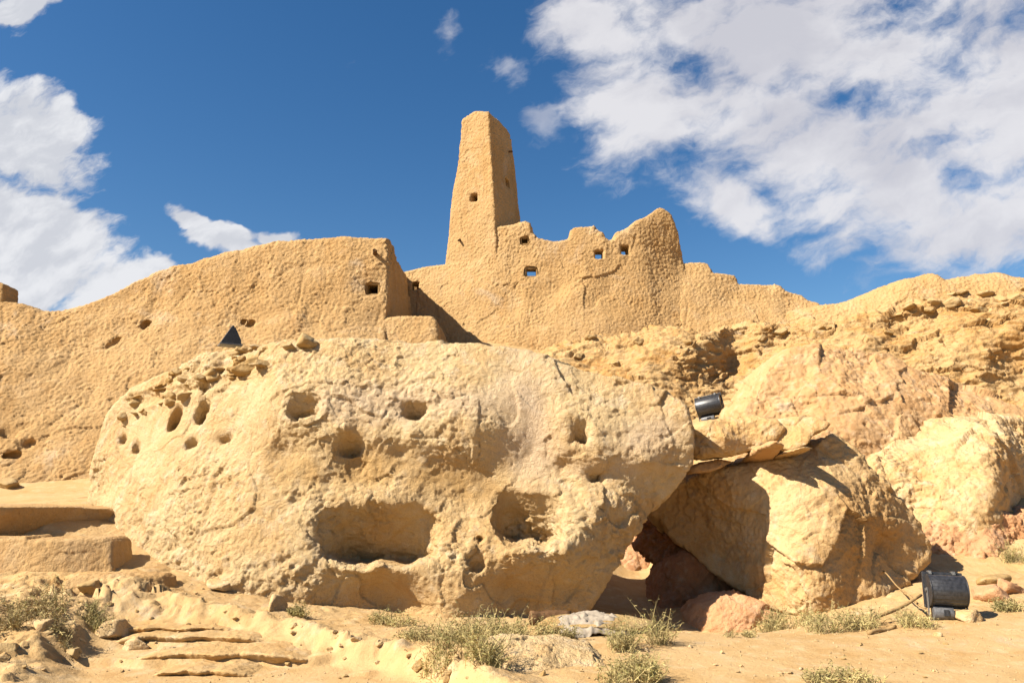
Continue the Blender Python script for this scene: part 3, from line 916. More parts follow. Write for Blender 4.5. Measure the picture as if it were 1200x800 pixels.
    tag(rw, 'worn mud plastered wall along the skyline at the far right, above broken stone', 'wall')

    # broken pier at the left edge
    pr = solid('ruined_pier', M['mud'], [(-40, 335, 19.9), (-20, 330, 19.9), (0, 331, 19.9), (6, 334, 19.9), (7, 360, 19.9), (8, 385, 19.9), (-40, 385, 19.9)], 19.9,
               [(-30, 340, 19.8), (5, 340, 19.8), (-20, 375, 19.7)], 0.7, k=0.07, h=0.045, disp=lambda P, N: d_mud(P, N, 0.5, 30))
    recentre(pr)
    tag(pr, 'stump of reddish mud masonry on the wall top at the left edge', 'wall')


def build_cliff():
    top = [(560, 440), (600, 416), (640, 400), (665, 391), (700, 389), (740, 384), (770, 378), (805, 380), (830, 384), (850, 377), (880, 374), (910, 378), (940, 372), (975, 372), (1005, 370),
           (1040, 364), (1075, 354), (1110, 350), (1150, 345), (1200, 340), (1300, 338), (1380, 340)]
    top = [(p, q + 6) for p, q in top]
    poly = [(p, q, 21.6 - max(0, p - 900) * 0.003) for p, q in top] + [(1380, 620, 18), (560, 620, 19)]
    ctrl = [(600, 420, 22.0), (650, 402, 22.0), (700, 393, 21.8), (660, 420, 21.2), (720, 410, 21.1), (740, 390, 21.7), (780, 382, 21.6), (790, 395, 20.9), (800, 420, 20.4), (790, 450, 20.2),
            (815, 470, 19.9), (830, 400, 20.8), (850, 382, 21.3), (850, 395, 21.5), (870, 385, 21.4), (860, 420, 21.5), (850, 440, 21.2), (880, 440, 20.8), (880, 400, 21.2), (905, 385, 20.9), (905, 396, 21.2),
            (940, 380, 21.2), (960, 400, 20.4), (1000, 380, 20.8), (1000, 400, 20.2), (1040, 370, 20.6), (1050, 380, 20.7), (1060, 366, 20.3), (1050, 410, 19.9), (1100, 355, 20.4), (1100, 380, 20.0),
            (1090, 420, 19.6), (1130, 405, 19.4), (1150, 352, 20.1), (1170, 375, 19.9), (1160, 415, 19.0), (1190, 390, 19.5), (1195, 430, 19.6), (1170, 440, 19.2), (1110, 440, 19.3), (1300, 350, 19.6), (1300, 430, 18.8),
            (850, 490, 19.6), (760, 480, 19.6), (1000, 480, 18.8), (1150, 500, 18.4), (650, 480, 20.2), (900, 560, 18)]

    def disp(P, N):
        S = P * np.array([1, 1, 2.3], np.float32)
        m = sst(-0.3, 0.3, fbm(P * 0.5, 3, 71))
        m = m * m
        d = 0.16 * fbm(P * 0.6, 4, 60)
        d += 0.15 * facets(S * 0.7, 61, 0.5)
        d += (0.10 + 0.7 * m) * 0.10 * facets(S * 1.7, 62, 0.6)
        d += (0.08 + 0.6 * m) * 0.042 * facets(S * 3.6, 63, 0.6)
        d += 0.055 * fbm(S * 2.6, 5, 65, 0.6)
        d += 0.012 * ridged(P * 7, 3, 69)
        return d

    o = solid('cliff', M['cliff'], poly, 21, ctrl, 2.0, k=0.2, h=0.06, disp=disp)
    tag(o, kind='structure')
    return o


# ------------------------------------------------------------------ ground
def terrain():
    P = []
    for px, py, Y in [(0, 790, 7.3), (-200, 790, 7.3), (200, 790, 7.2), (400, 792, 7.1), (600, 792, 7.1), (900, 792, 7.1), (1200, 790, 7.1), (1400, 780, 7.3),
                      (700, 745, 8.8), (900, 746, 8.8), (1100, 736, 9.0), (1200, 716, 9.6), (1350, 705, 9.6), (1000, 721, 10), (1110, 727, 9.3), (760, 737, 9.2), (560, 745, 8.9),
                      (640, 728, 10.2), (740, 722, 11.6), (800, 716, 12.4), (860, 746, 11.3), (800, 743, 11.2), (730, 740, 11.0), (895, 738, 11.2), (850, 744, 9.3), (930, 738, 10.4), (600, 724, 10.7), (450, 722, 10.7), (350, 706, 10.7), (250, 690, 10.7), (190, 676, 10.7),
                      (120, 680, 10.2), (0, 690, 9.6), (60, 700, 9.2), (-150, 690, 9.6), (0, 740, 8.3), (100, 742, 8.2), (-150, 740, 8.3), (1150, 668, 12.6), (1110, 690, 11.3), (1200, 670, 12.4), (1190, 695, 10.8)]:
        P.append(at(px, py, Y))
    P += [(-7, 10.6, 0.42), (-9, 10.6, 0.45), (-6.2, 12.0, 0.9), (-7, 11.8, 1.2), (-9, 12.0, 1.25), (-7, 13.5, 1.36), (-8.5, 17.2, 1.5), (-12, 17, 1.6), (-6.5, 15, 1.45),
          (-5, 14, 1.3), (-3, 13, 0.3), (0, 13, 0.0), (0, 14.5, 0.6), (0, 17, 3.0), (-3, 15.5, 1.8), (-3, 19, 5), (0, 20.5, 5.0), (0, 24, 6.2), (-6, 20, 5), (-10, 21, 3), (2.4, 14.5, -0.3),
          (2.5, 16, -0.2), (2.6, 17.4, 1.8), (4.3, 16.4, 1.9), (4, 14.2, 0.4), (5.3, 19.5, 3.3), (4.2, 19.3, 3.2), (6.5, 19, 3.4), (5, 22.5, 5), (8, 15, 1.2), (10, 17, 2.5), (12, 20, 4), (10, 23, 5), (15, 22, 4.5), (2.3, 13, -0.35),
          (0, 5, 0.0), (-5, 5, 0), (5, 5, 0), (0, 0, 0), (-10, 0, 0), (10, 0, 0), (0, -15, -0.2), (-25, 5, 0.2), (25, 5, 0.2), (-25, 20, 1.5), (25, 20, 2.5), (0, 32, 5.0), (-15, 32, 3), (15, 32, 3)]
    P = np.array(P)
    base = RBF(P[:, :2], P[:, 2], 0.25)

    def axis(lo, hi, st, far):
        core = np.arange(lo, hi, st)
        o = [0.05]
        while o[-1] < far:
            o.append(o[-1] * 1.13 + st)
        o = np.array(o)
        return np.concatenate([lo - o[::-1], core, hi + o])

    xs = axis(-8.2, 8.6, 0.027, 3000)
    ys = axis(6.4, 11.6, 0.024, 3000)
    GX, GY = np.meshgrid(xs, ys, indexing='ij')
    Q = np.stack([GX.ravel(), GY.ravel()], 1)
    near = (np.abs(Q[:, 0]) < 60) & (np.abs(Q[:, 1]) < 70)
    h = np.zeros(len(Q))
    h[near] = base(Q[near])
    r = np.hypot(Q[:, 0], Q[:, 1] - 12)
    h = h * (1 - sst(26, 52, r))
    x, y = Q[:, 0], Q[:, 1]
    # kerb of the eroded bench that runs from the terrace down to the bottom edge
    kp = [at(60, 668, 10.1), at(130, 684, 9.9), at(200, 693, 9.6), at(265, 703, 9.3), at(330, 717, 9.0), at(390, 735, 8.5), at(440, 750, 8.1), at(490, 768, 7.6), at(540, 786, 7.15), at(590, 830, 6.3)]
    kp = np.array(kp)[:, :2]
    wob = 0.07 * fbm(np.stack([x, y, 0 * x], 1) * 2.2, 3, 90)
    d = np.full(len(Q), 1e9)
    sgn = np.ones(len(Q))
    sel = near & (np.abs(x) < 9) & (y > 5) & (y < 12)
    for i in range(len(kp) - 1):
        a, b = kp[i], kp[i + 1]
        e = b - a
        w = Q - a
        t = np.clip((w @ e) / (e @ e), 0, 1)
        q = w - t[:, None] * e
        dd = np.sqrt((q ** 2).sum(1))
        s = np.sign(e[0] * w[:, 1] - e[1] * w[:, 0])
        m = dd < d
        d = np.where(m, dd, d)
        sgn = np.where(m, s, sgn)
    sd = np.where(sel, d * sgn + wob, 9)
    left = (x < kp[0, 0] + 0.0)
    sd = np.where(left, 9, sd)
    fade = sst(kp[0, 0], kp[0, 0] + 0.9, x)
    raise_ = 0.12 * np.exp(-((sd - 0.12) / 0.22) ** 2) * (sd > -0.4)
    # steps in the hollow below the kerb
    st_y = [(8.17, 0), (8.72, 0), (9.02, 0), (9.30, 0)]
    hollow = sst(0.10, -0.10, sd) * sel * fade
    wx = 0.10 * fbm(np.stack([x * 1.3, y * 0.4, 0 * x], 1), 3, 95) + 0.05 * np.sin(x * 1.1)
    levels = [-0.165, -0.10, -0.043, 0.006, 0.06]
    hs = np.full(len(Q), levels[0])
    for (yy, _), l0, l1 in zip(st_y, levels[:-1], levels[1:]):
        hs = hs + (l1 - l0) * sst(yy - 0.02, yy + 0.03, y + wx)
    yv = y + wx
    for (yy, _) in st_y:                        # each tread is hollowed behind its worn nosing
        hs = hs - 0.022 * np.exp(-((yv - yy - 0.2) / 0.13) ** 2) + 0.014 * np.exp(-((yv - yy - 0.04) / 0.04) ** 2)
    lx = sst(-4.7, -4.1, x + 0.25 * (y - 8) + 0.15 * fbm(np.stack([x, y, 0 * x + 4], 1) * 1.5, 2, 98))
    hollow = hollow * lx * sst(9.6, 9.2, y)
    h = h * (1 - hollow) + hs * hollow
    h = h + raise_ * sel * fade
    # eroded lumps along the kerb and the rough ground at the lower left
    p3 = np.stack([x, y, h], 1).astype(np.float32)
    rough = 0.35 + 0.8 * np.exp(-(sd / 0.30) ** 2) + 0.9 * sst(-3.6, -4.6, x) * sst(10.6, 10.0, y) - 0.5 * hollow
    rough = np.where(near, np.clip(rough, 0.12, 1.6), 0.4)
    rough = rough * (1 - 0.75 * hollow)
    path = sst(9.8, 9.0, y - 0.09 * (x - 2)) * sst(-0.2, 1.0, x) * sst(5.5, 6.5, y)
    rough = rough * (1 - 0.72 * path)
    nr = near & (np.abs(x) < 12) & (y > 3) & (y < 24)
    dd = np.zeros(len(Q))
    pp = p3[nr] * np.array([1, 1, 0.3], np.float32)
    e = 0.04 * fbm(pp * 1.2, 3, 101) + 0.05 * facets(pp * 2.6, 102, 0.5) + 0.026 * facets(pp * 7, 103, 0.5) + 0.016 * fbm(pp * 4.2, 3, 104) + 0.010 * (1 - 2 * np.abs(pn(pp * 8, 107))) + 0.006 * fbm(pp * 20, 2, 109)
    dd[nr] = e * rough[nr]
    lumps = np.zeros(len(Q))
    lumps[nr] = np.exp(-((sd[nr] + 0.12) / 0.16) ** 2) * 0.09 * np.clip(0.5 - worley(pp * 4.0, 5)[0], -0.2, 1)
    h = h + dd + lumps
    nx, ny = len(xs), len(ys)
    V = np.stack([x, y, h], 1)
    I = np.arange(nx * ny).reshape(nx, ny)
    F4 = np.stack([I[:-1, :-1], I[1:, :-1], I[1:, 1:], I[:-1, 1:]], -1).reshape(-1, 4)
    me = mesh_np('ground', V, F4, M['sand'], True, {'tone': np.zeros(len(V))})
    g = link('ground', me)
    tag(g, kind='structure')
    H = h.reshape(nx, ny)

    def gz(qx, qy):
        i = int(np.clip(np.searchsorted(xs, qx) - 1, 0, nx - 2))
        j = int(np.clip(np.searchsorted(ys, qy) - 1, 0, ny - 2))
        tx = (qx - xs[i]) / (xs[i + 1] - xs[i])
        ty = (qy - ys[j]) / (ys[j + 1] - ys[j])
        return float((H[i, j] * (1 - tx) + H[i + 1, j] * tx) * (1 - ty) + (H[i, j + 1] * (1 - tx) + H[i + 1, j + 1] * tx) * ty)
    return gz


def ground_at(px, py, y0=6.5, y1=14.0):
    """point where the ray of a frame position meets the ground"""
    last = None
    for Y in np.arange(y0, y1, 0.03):
        p = at(px, py, Y)
        if p[2] <= GZ(p[0], p[1]):
            return (p[0], p[1], GZ(p[0], p[1]))
        last = p
    return (last[0], last[1], GZ(last[0], last[1]))


def build_terraces():
    o = solid('terrace_wall', M['mud'], [(-160, 632, 10.7), (-60, 630, 10.7), (0, 630, 10.7), (36, 628, 10.7), (40, 632, 10.7), (90, 632, 10.7), (120, 631, 10.7), (126, 637, 10.7), (125, 660, 10.6), (122, 700, 10.4), (-160, 700, 10.4)],
              10.7, [(-140, 634, 10.55), (0, 634, 10.55), (60, 634, 10.57), (94, 636, 10.66), (122, 636, 10.78), (-140, 690, 10.4), (0, 680, 10.42), (60, 680, 10.44), (94, 680, 10.53), (122, 670, 10.67)], 0.6, k=0.025, h=0.03,
              disp=lambda P, N: d_mud(P, N, 0.3, 50))
    recentre(o)
    tag(o, 'low sunlit mud terrace front at the left, below the dark shaded step', 'terrace')
    o = solid('terrace_wall', M['mud'], [(-260, 592, 11), (-60, 592, 11), (0, 592, 11.1), (50, 594, 11.4), (100, 597, 11.7), (108, 604, 11.7), (112, 625, 11.7), (114, 660, 11.7), (-260, 680, 11)],
              11, [(-240, 600, 10.8), (-30, 600, 10.9), (10, 600, 11.1), (100, 602, 12.2), (-240, 650, 10.95), (-30, 628, 11.05), (10, 628, 11.25), (100, 628, 12.35)], 1.1, k=0.02, h=0.03,
              disp=lambda P, N: d_mud(P, N, 0.2, 53))
    recentre(o)
    tag(o, 'dark shaded mud step at the left, above the low sunlit terrace front', 'terrace')
    o = solid('bench_block', M['mud'], [(84, 680, 10.1), (95, 674, 10.1), (140, 672, 10.2), (188, 673, 10.3), (194, 678, 10.3), (196, 700, 10.1), (84, 705, 9.9)], 10.1,
              [(90, 685, 9.9), (140, 680, 9.95), (153, 680, 10.0), (192, 680, 10.25), (90, 700, 9.8), (190, 695, 10.1)], 0.45, k=0.06, h=0.028,
              disp=lambda P, N: d_mud(P, N, 0.4, 56))
    recentre(o)
    tag(o, 'low worn bench of mud between the terrace and the great rock', 'bench')


def build_steps():
    rows = [(186, 331, 765, 778, 8.15, -0.03, 'lowest and widest of the worn mud steps at the lower left'), (158, 281, 745, 756, 8.70, 0, 'second worn mud step up at the lower left'),
            (142, 252, 735, 743, 9.00, 0, 'third worn mud step up at the lower left'), (205, 268, 785, 794, 7.75, 0, 'short broken step right at the bottom edge')]
    for x0, x1, y0, y1, Y, t, lab in rows:
        n = 9
        tp = [(x0 - 30 + (x1 - x0 + 60) * i / n, y0 + 1.0 * math.sin(i * 2.1 + x0) + (8 if i in (0, n) else 2 if i in (1, n - 1) else 0), Y) for i in range(n + 1)]
        bt = [(x1 + 30, y1 + 12, Y), (x0 - 30, y1 + 12, Y)]
        c = []
        for i in range(0, n + 1, 2):
            px = x0 + (x1 - x0) * i / n
            w = 0.05 * math.sin(i * 1.7 + x1)
            c += [(px, y0 + 1, Y + w), (px, y0 + 3.5, Y - 0.02 + w), (px, y1, Y + 0.11 + w), (px, y1 + 8, Y + 0.16 + w)]
        o = solid('mud_step', M['sand'], tp + bt, Y, c, 0.75, k=0.025, h=0.016, fine=False,
                  disp=lambda P, N: 0.012 * fbm(P * 4, 4, 140) + 0.005 * facets(P * 5, 141, 0.5) + 0.006 * fbm(P * 22, 2, 143))
        recentre(o)
        tag(o, lab, 'step', 'worn mud steps')


# ------------------------------------------------------------------ loose stones
def stone_mesh(seed, dims, mat, sub=3, sharp=0.75):
    rg = np.random.default_rng(seed)
    bm = bmesh.new()
    bmesh.ops.create_icosphere(bm, subdivisions=sub, radius=1.0)
    V = np.array([v.co[:] for v in bm.verts], np.float32)
    n = rg.normal(size=(9, 3))
    n /= np.linalg.norm(n, axis=1, keepdims=True)
    off = rg.uniform(0.35, 0.75, 9)
    sc = np.ones(len(V))
    for k in range(9):
        dp = V @ n[k]
        lim = np.where(dp > 0.05, off[k] / np.maximum(dp, 0.05), 9)
        sc = smin(sc, lim, 0.03)
    V = V * sc[:, None]
    V = V * (1.25 + 0.10 * fbm(V * 1.8 + seed, 4, seed % 50, 0.6) + 0.06 * facets(V * 2.2, seed % 40, 0.4))[:, None]
    V = V + 0.02 * np.stack([pn(V * 6 + k, seed % 40) for k in range(3)], 1)
    V = V * (np.array(dims) / 2)
    for v, c in zip(bm.verts, V):
        v.co = c.tolist()
    for f in bm.faces:
        f.smooth = True
    me = bpy.data.meshes.new('stone')
    bm.to_mesh(me)
    bm.free()
    me.materials.append(mat)
    return me


def put_stone(name, me, loc, rot, sc, label, cat, group):
    o = bpy.data.objects.new(name, me)
    COL.objects.link(o)
    o.location = loc
    o.rotation_euler = rot
    o.scale = sc if isinstance(sc, tuple) else (sc, sc, sc)
    return tag(o, label, cat, group)


def raycast_front(px, py):
    """nearest built surface along a frame ray (depsgraph ray cast from the eye)"""
    a = Vector(at(px, py, 1.0)) - Vector((0, 0, EYE))
    dg = bpy.context.evaluated_depsgraph_get()
    ok, p, n, i, ob, mt = SC.ray_cast(dg, Vector((0, 0, EYE)), a.normalized())
    return (p, n, ob) if ok else (None, None, None)


def build_stones():
    flat = [stone_mesh(100 + i, (1.0, 0.8, 0.32 + 0.12 * (i % 3)), M['rubble'], 4) for i in range(6)]
    chunk = [stone_mesh(200 + i, (1.0, 0.9, 0.7), M['rubble'], 4) for i in range(6)]
    pale = [stone_mesh(300 + i, (1.0, 0.8, 0.6), M['boulder'], 4) for i in range(4)]
    red = [stone_mesh(400 + i, (1.0, 0.85, 0.65), M['salmon'], 4) for i in range(4)]
    rg = random.Random(5)
    # rubble cap on the left shoulder of the great rock
    jobs = []
    for i in range(46):
        t = rg.random()
        px = 140 + 172 * t
        top = np.interp(px, [135, 190, 230, 265, 300, 315], [484, 440, 422, 409, 403, 403])
        py = top + rg.random() ** 1.3 * np.interp(px, [140, 200, 300], [22, 34, 36]) + 2
        jobs.append((px, py, rg.uniform(0.10, 0.30), rg.choice(flat + flat + chunk), 'broken stone in the rubble cap on the left shoulder of the great rock',
                     'rubble on the great rock'))
    jobs += [(291, 430, 0.62, flat[1], 'biggest flat stone of the rubble cap on the great rock', 'rubble on the great rock'),
             (255, 437, 0.42, chunk[2], 'yellow chunk beside the biggest stone of the rubble cap', 'rubble on the great rock'),
             (306, 425, 0.40, flat[3], 'tilted slab right of the biggest stone of the rubble cap', 'rubble on the great rock'),
             (274, 412, 0.45, flat[0], 'flat stone just beneath the dark triangular housing', 'rubble on the great rock'),
             (354, 401, 0.55, flat[2], 'lone flat stone on the top edge of the great rock', None),
             (341, 406, 0.26, chunk[1], 'small stone left of the lone flat stone on the great rock', None)]
    # stones poking out of the cliff at the right
    for row, (y0, n) in enumerate(((350, 5), (357, 6), (366, 3))):
        for k in range(n):
            px = 1060 + 150 * (k + rg.random() * 0.8) / n
            py = y0 - (px - 1060) * 0.075 + rg.uniform(-2, 2)
            jobs.append((px, py, rg.uniform(0.28, 0.62), rg.choice(flat), 'flat stone poking out of the cliff under the far right wall', 'stones in the right cliff'))
    for k in range(6):
        px = rg.uniform(830, 1050)
        py = np.interp(px, [830, 900, 1050], [384, 384, 368]) + rg.uniform(-2, 26)
        jobs.append((px, py, rg.uniform(0.18, 0.45), rg.choice(flat), 'flat stone lodged in the cliff under the stepped wall', 'stones under the stepped wall'))
    for k in range(5):
        px = rg.uniform(655, 810)
        py = np.interp(px, [655, 810], [398, 386]) + rg.uniform(0, 34)
        jobs.append((px, py, rg.uniform(0.15, 0.42), rg.choice(flat + chunk), 'stone lodged in the ochre cliff under the ruined wall', 'stones under the ruined wall'))
    hits = []
    bpy.context.view_layer.update()
    for j in jobs:
        p, n, ob = raycast_front(j[0], j[1])
        if p is not None:
            hits.append((p.copy(), n.copy(), j))
    for p, n, (px, py, s, me, lab, grp) in hits:
        c = p - n * s * 0.10
        fl = 0.22
        put_stone('stone', me, c, (rg.uniform(-fl, fl), rg.uniform(-fl, fl), rg.uniform(0, 6.28)), s, lab, 'stone', grp)
    # loose stones on the ground
    named = [(1130, 727, 0.34, 'pale', 'smooth pale stone against the foot of the big floodlight'), (1153, 700, 0.44, 'red', 'pinkish chunk to the right of the big floodlight'),
             (1170, 704, 0.36, 'red', 'second pinkish chunk right of the big floodlight, the farther one'), (1160, 686, 0.5, 'flat', 'flat tan stone on the slope above the pinkish chunks'),
             (1185, 694, 0.42, 'red', 'rounded pink stone nearest the right edge'), (40, 718, 0.28, 'flat', 'flat brown stone among the dry brush at the left'),
             (48, 737, 0.24, 'pale', 'pale pitted stone below the flat brown stone at the left'), (138, 748, 0.38, 'pale', 'rounded lump at the left end of the steps'),
             (160, 760, 0.24, 'pale', 'smaller lump beside the left end of the steps'), (104, 693, 0.3, 'chunk', 'brown clod under the low sunlit terrace front'),
             (10, 568, 0.5, 'chunk', 'stone at the foot of the plastered wall, left edge'), (258, 690, 0.32, 'pale', 'grey lump against the great rock above the bench edge'),
             (322, 714, 0.36, 'pale', 'pale lump on the bench edge by a green tuft'), (12, 762, 0.22, 'chunk', 'dark clod at the lower left'), (85, 772, 0.16, 'chunk', 'small clod at the lower left'),
             (195, 765, 0.18, 'chunk', 'small stone on the lowest step'), (1100, 745, 0.1, 'pale', 'pebble on the path below the big floodlight')]
    pools = {'pale': pale, 'red': red, 'flat': flat, 'chunk': chunk}
    for px, py, s, kind, lab in named:
        if py < 600:
            p = at(px, py, 16.9)
            p = (p[0], p[1], GZ(p[0], p[1]))
        else:
            p = ground_at(px, py)
        put_stone('stone', rg.choice(pools[kind]), (p[0], p[1], p[2] + s * 0.10), (rg.uniform(-.2, .2), rg.uniform(-.2, .2), rg.uniform(0, 6.28)), s, lab, 'stone', None)
    for k in range(110):
        px = rg.uniform(-20, 1220)
        py = rg.choice([rg.uniform(690, 795), rg.uniform(725, 795)])
        p = ground_at(px, py)
        if p[1] > 11.2:
            continue
        s = rg.uniform(0.025, 0.075) * (1.4 if px < 140 else 1)
        put_stone('pebble', rg.choice(pale + chunk + flat), (p[0], p[1], p[2] + s * 0.12), (rg.uniform(-.3, .3), rg.uniform(-.3, .3), rg.uniform(0, 6.28)), s,
                  'small loose pebble on the sandy ground', 'pebble', 'pebbles on the sandy ground')
    # eroded nodules along the kerb
    for k in range(12):
        t = rg.random()
        px = 345 + 200 * t
        py = 733 + 55 * t + rg.uniform(-4, 18)
        p = ground_at(px, py)
        s = rg.uniform(0.05, 0.15)
        put_stone('clod', rg.choice(pale + chunk), (p[0], p[1], p[2] - s * 0.06), (rg.uniform(-.4, .4), rg.uniform(-.4, .4), rg.uniform(0, 6.28)), s,
                  'crumbling clod along the eroded edge below the great rock', 'clod', 'clods along the eroded edge')
    # gravel: nobody could count it
    V, Fq = [], []
    me0 = stone_mesh(501, (1, 1, .7), M['sand'], 1)
    v0 = np.array([v.co[:] for v in me0.vertices])
    f0 = np.array([list(p.vertices) for p in me0.polygons])
    n = 0
    for k in range(6000):
        x = rg.uniform(-8, 8)
        y = 6.6 + 4.2 * rg.random()
        s = 0.007 + 0.035 * rg.random() ** 5
        a = rg.uniform(0, 6.28)
        R = np.array([[math.cos(a), -math.sin(a), 0], [math.sin(a), math.cos(a), 0], [0, 0, 1]])
        V.append((v0 * s) @ R.T + np.array([x, y, GZ(x, y) + s * 0.1]))
        Fq.append(f0 + n)
        n += len(v0)
    g = link('gravel', mesh_np('gravel', np.concatenate(V), np.concatenate(Fq), M['rock'], True))
    tag(g, 'fine gravel scattered over the sandy ground', 'gravel', kind='stuff')


# ------------------------------------------------------------------ floodlights
def bar_bm(bm, x0, x1, y0, y1, z0, z1, bev=0.0):
    vs = [bm.verts.new((x, y, z)) for x in (x0, x1) for y in (y0, y1) for z in (z0, z1)]
    fs = [bm.faces.new([vs[i] for i in f]) for f in ((0, 1, 3, 2), (4, 6, 7, 5), (0, 4, 5, 1), (2, 3, 7, 6), (0, 2, 6, 4), (1, 5, 7, 3))]
    bmesh.ops.recalc_face_normals(bm, faces=fs)
    if bev:
        es = list({e for f in fs for e in f.edges})
        bmesh.ops.bevel(bm, geom=es, offset=bev, segments=2, affect='EDGES', profile=0.5)


def prism_bm(bm, prof, x0, x1, bev=0.0):
    """profile in the (y, z) plane pulled along x"""
    a = [bm.verts.new((x0, y, z)) for y, z in prof]
    b = [bm.verts.new((x1, y, z)) for y, z in prof]
    fs = [bm.faces.new(a[::-1]), bm.faces.new(b)]
    n = len(prof)
    for i in range(n):
        fs.append(bm.faces.new((a[i], a[(i + 1) % n], b[(i + 1) % n], b[i])))
    bmesh.ops.recalc_face_normals(bm, faces=fs)
    if bev:
        es = [e for e in fs[0].edges] + [e for e in fs[1].edges]
        bmesh.ops.bevel(bm, geom=es, offset=bev, segments=2, affect='EDGES', profile=0.5)


def bm_obj(name, bm, mat, parent=None, smooth=None):
    me = bpy.data.meshes.new(name)
    if smooth:
        for f in bm.faces:
            f.smooth = True
        for e in bm.edges:
            if len(e.link_faces) == 2 and e.calc_face_angle(0) > smooth:
                e.smooth = False
    bm.to_mesh(me)
    bm.free()
    me.materials.append(mat)
    return link(name, me, parent)


def floodlight(label):
    """flood lamp: barrel housing open to +y, framed glass, clips, gear tray below, U bracket"""
    root = bpy.data.objects.new('floodlight', None)
    COL.objects.link(root)
    root.empty_display_size = 0.1
    tag(root, label, 'floodlight')
    W = 0.27
    zc = 0.36
    R = 0.185
    prof = [(0.10, zc + R)] + [(-R * 1.05 * math.sin(t), zc + R * math.cos(t)) for t in np.linspace(0.0, math.pi, 22)] + [(0.10, zc - R)]
    bm = bmesh.new()
    prism_bm(bm, prof, -W, W, 0.008)
    for t in np.linspace(0.55, 2.6, 9):          # cooling ribs along the barrel
        y, z = -R * 1.05 * math.sin(t), zc + R * math.cos(t)
        bar_bm(bm, -W + 0.02, W - 0.02, y - 0.0018, y + 0.0018, z - 0.0018, z + 0.0018)
    bm_obj('housing', bm, M['black'], root, 0.6)
    for s in (-1, 1):
        bm = bmesh.new()
        prism_bm(bm, [(y * 1.03, zc + (z - zc) * 1.03) for y, z in prof], s * W - 0.009, s * W + 0.009, 0.003)
        bm_obj('end_cap', bm, M['black'], root, 0.6)
    fr = bmesh.new()
    fz0, fz1 = zc - R - 0.03, zc + R + 0.035
    fw = W + 0.035
    for x0, x1, z0, z1 in ((-fw, fw, fz1 - 0.035, fz1), (-fw, fw, fz0, fz0 + 0.035), (-fw, -fw + 0.035, fz0 + 0.035, fz1 - 0.035), (fw - 0.035, fw, fz0 + 0.035, fz1 - 0.035)):
        bar_bm(fr, x0, x1, 0.10, 0.15, z0, z1, 0.005)
    frame = bm_obj('front_frame', fr, M['black'], root)
    gl = bmesh.new()
    bar_bm(gl, -fw + 0.033, fw - 0.033, 0.118, 0.126, fz0 + 0.033, fz1 - 0.033)
    bm_obj('glass', gl, M['lens'], root)
    for s in (-0.19, 0.17):
        c = bmesh.new()
        bar_bm(c, s - 0.025, s + 0.025, 0.07, 0.163, fz1 - 0.012, fz1 + 0.014, 0.004)
        bar_bm(c, s - 0.018, s + 0.018, 0.04, 0.10, fz1 - 0.03, fz1 - 0.006, 0.004)
        bm_obj('clip', c, M['steel'], root)
    g = bmesh.new()
    r2 = 0.088
    z2 = 0.098
    p2 = [(0.07, z2 + r2)] + [(-r2 * 1.2 * math.sin(t), z2 + r2 * math.cos(t)) for t in np.linspace(0.0, math.pi, 14)] + [(0.07, z2 - r2)]
    prism_bm(g, p2, -W + 0.035, 0.06, 0.006)
    gear = bm_obj('gear_tray', g, M['grey_metal'], root, 0.6)
    q = bmesh.new()
    bar_bm(q, -0.10, -0.02, -r2 * 1.2 - 0.012, -r2 * 1.2 + 0.02, z2 - 0.035, z2 + 0.04, 0.004)
    bm_obj('nameplate', q, M['black'], gear)
    b = bmesh.new()
    for s in (-1, 1):
        bar_bm(b, s * (W + 0.018) - 0.006, s * (W + 0.018) + 0.006, -0.03, 0.03, 0.0, zc + 0.03, 0.002)
    bar_bm(b, -W - 0.024, W + 0.024, -0.03, 0.03, -0.002, 0.009, 0.002)
    bm_obj('bracket', b, M['steel'], root)
    for s in (-1, 1):
        k = bmesh.new()
        bmesh.ops.create_cone(k, cap_ends=True, segments=12, radius1=0.024, radius2=0.02, depth=0.02)
        k.transform(Matrix.Translation((s * (W + 0.033), 0, zc)) @ Matrix.Rotation(math.pi / 2, 4, 'Y'))
        bm_obj('bolt', k, M['steel'], root)
    return root


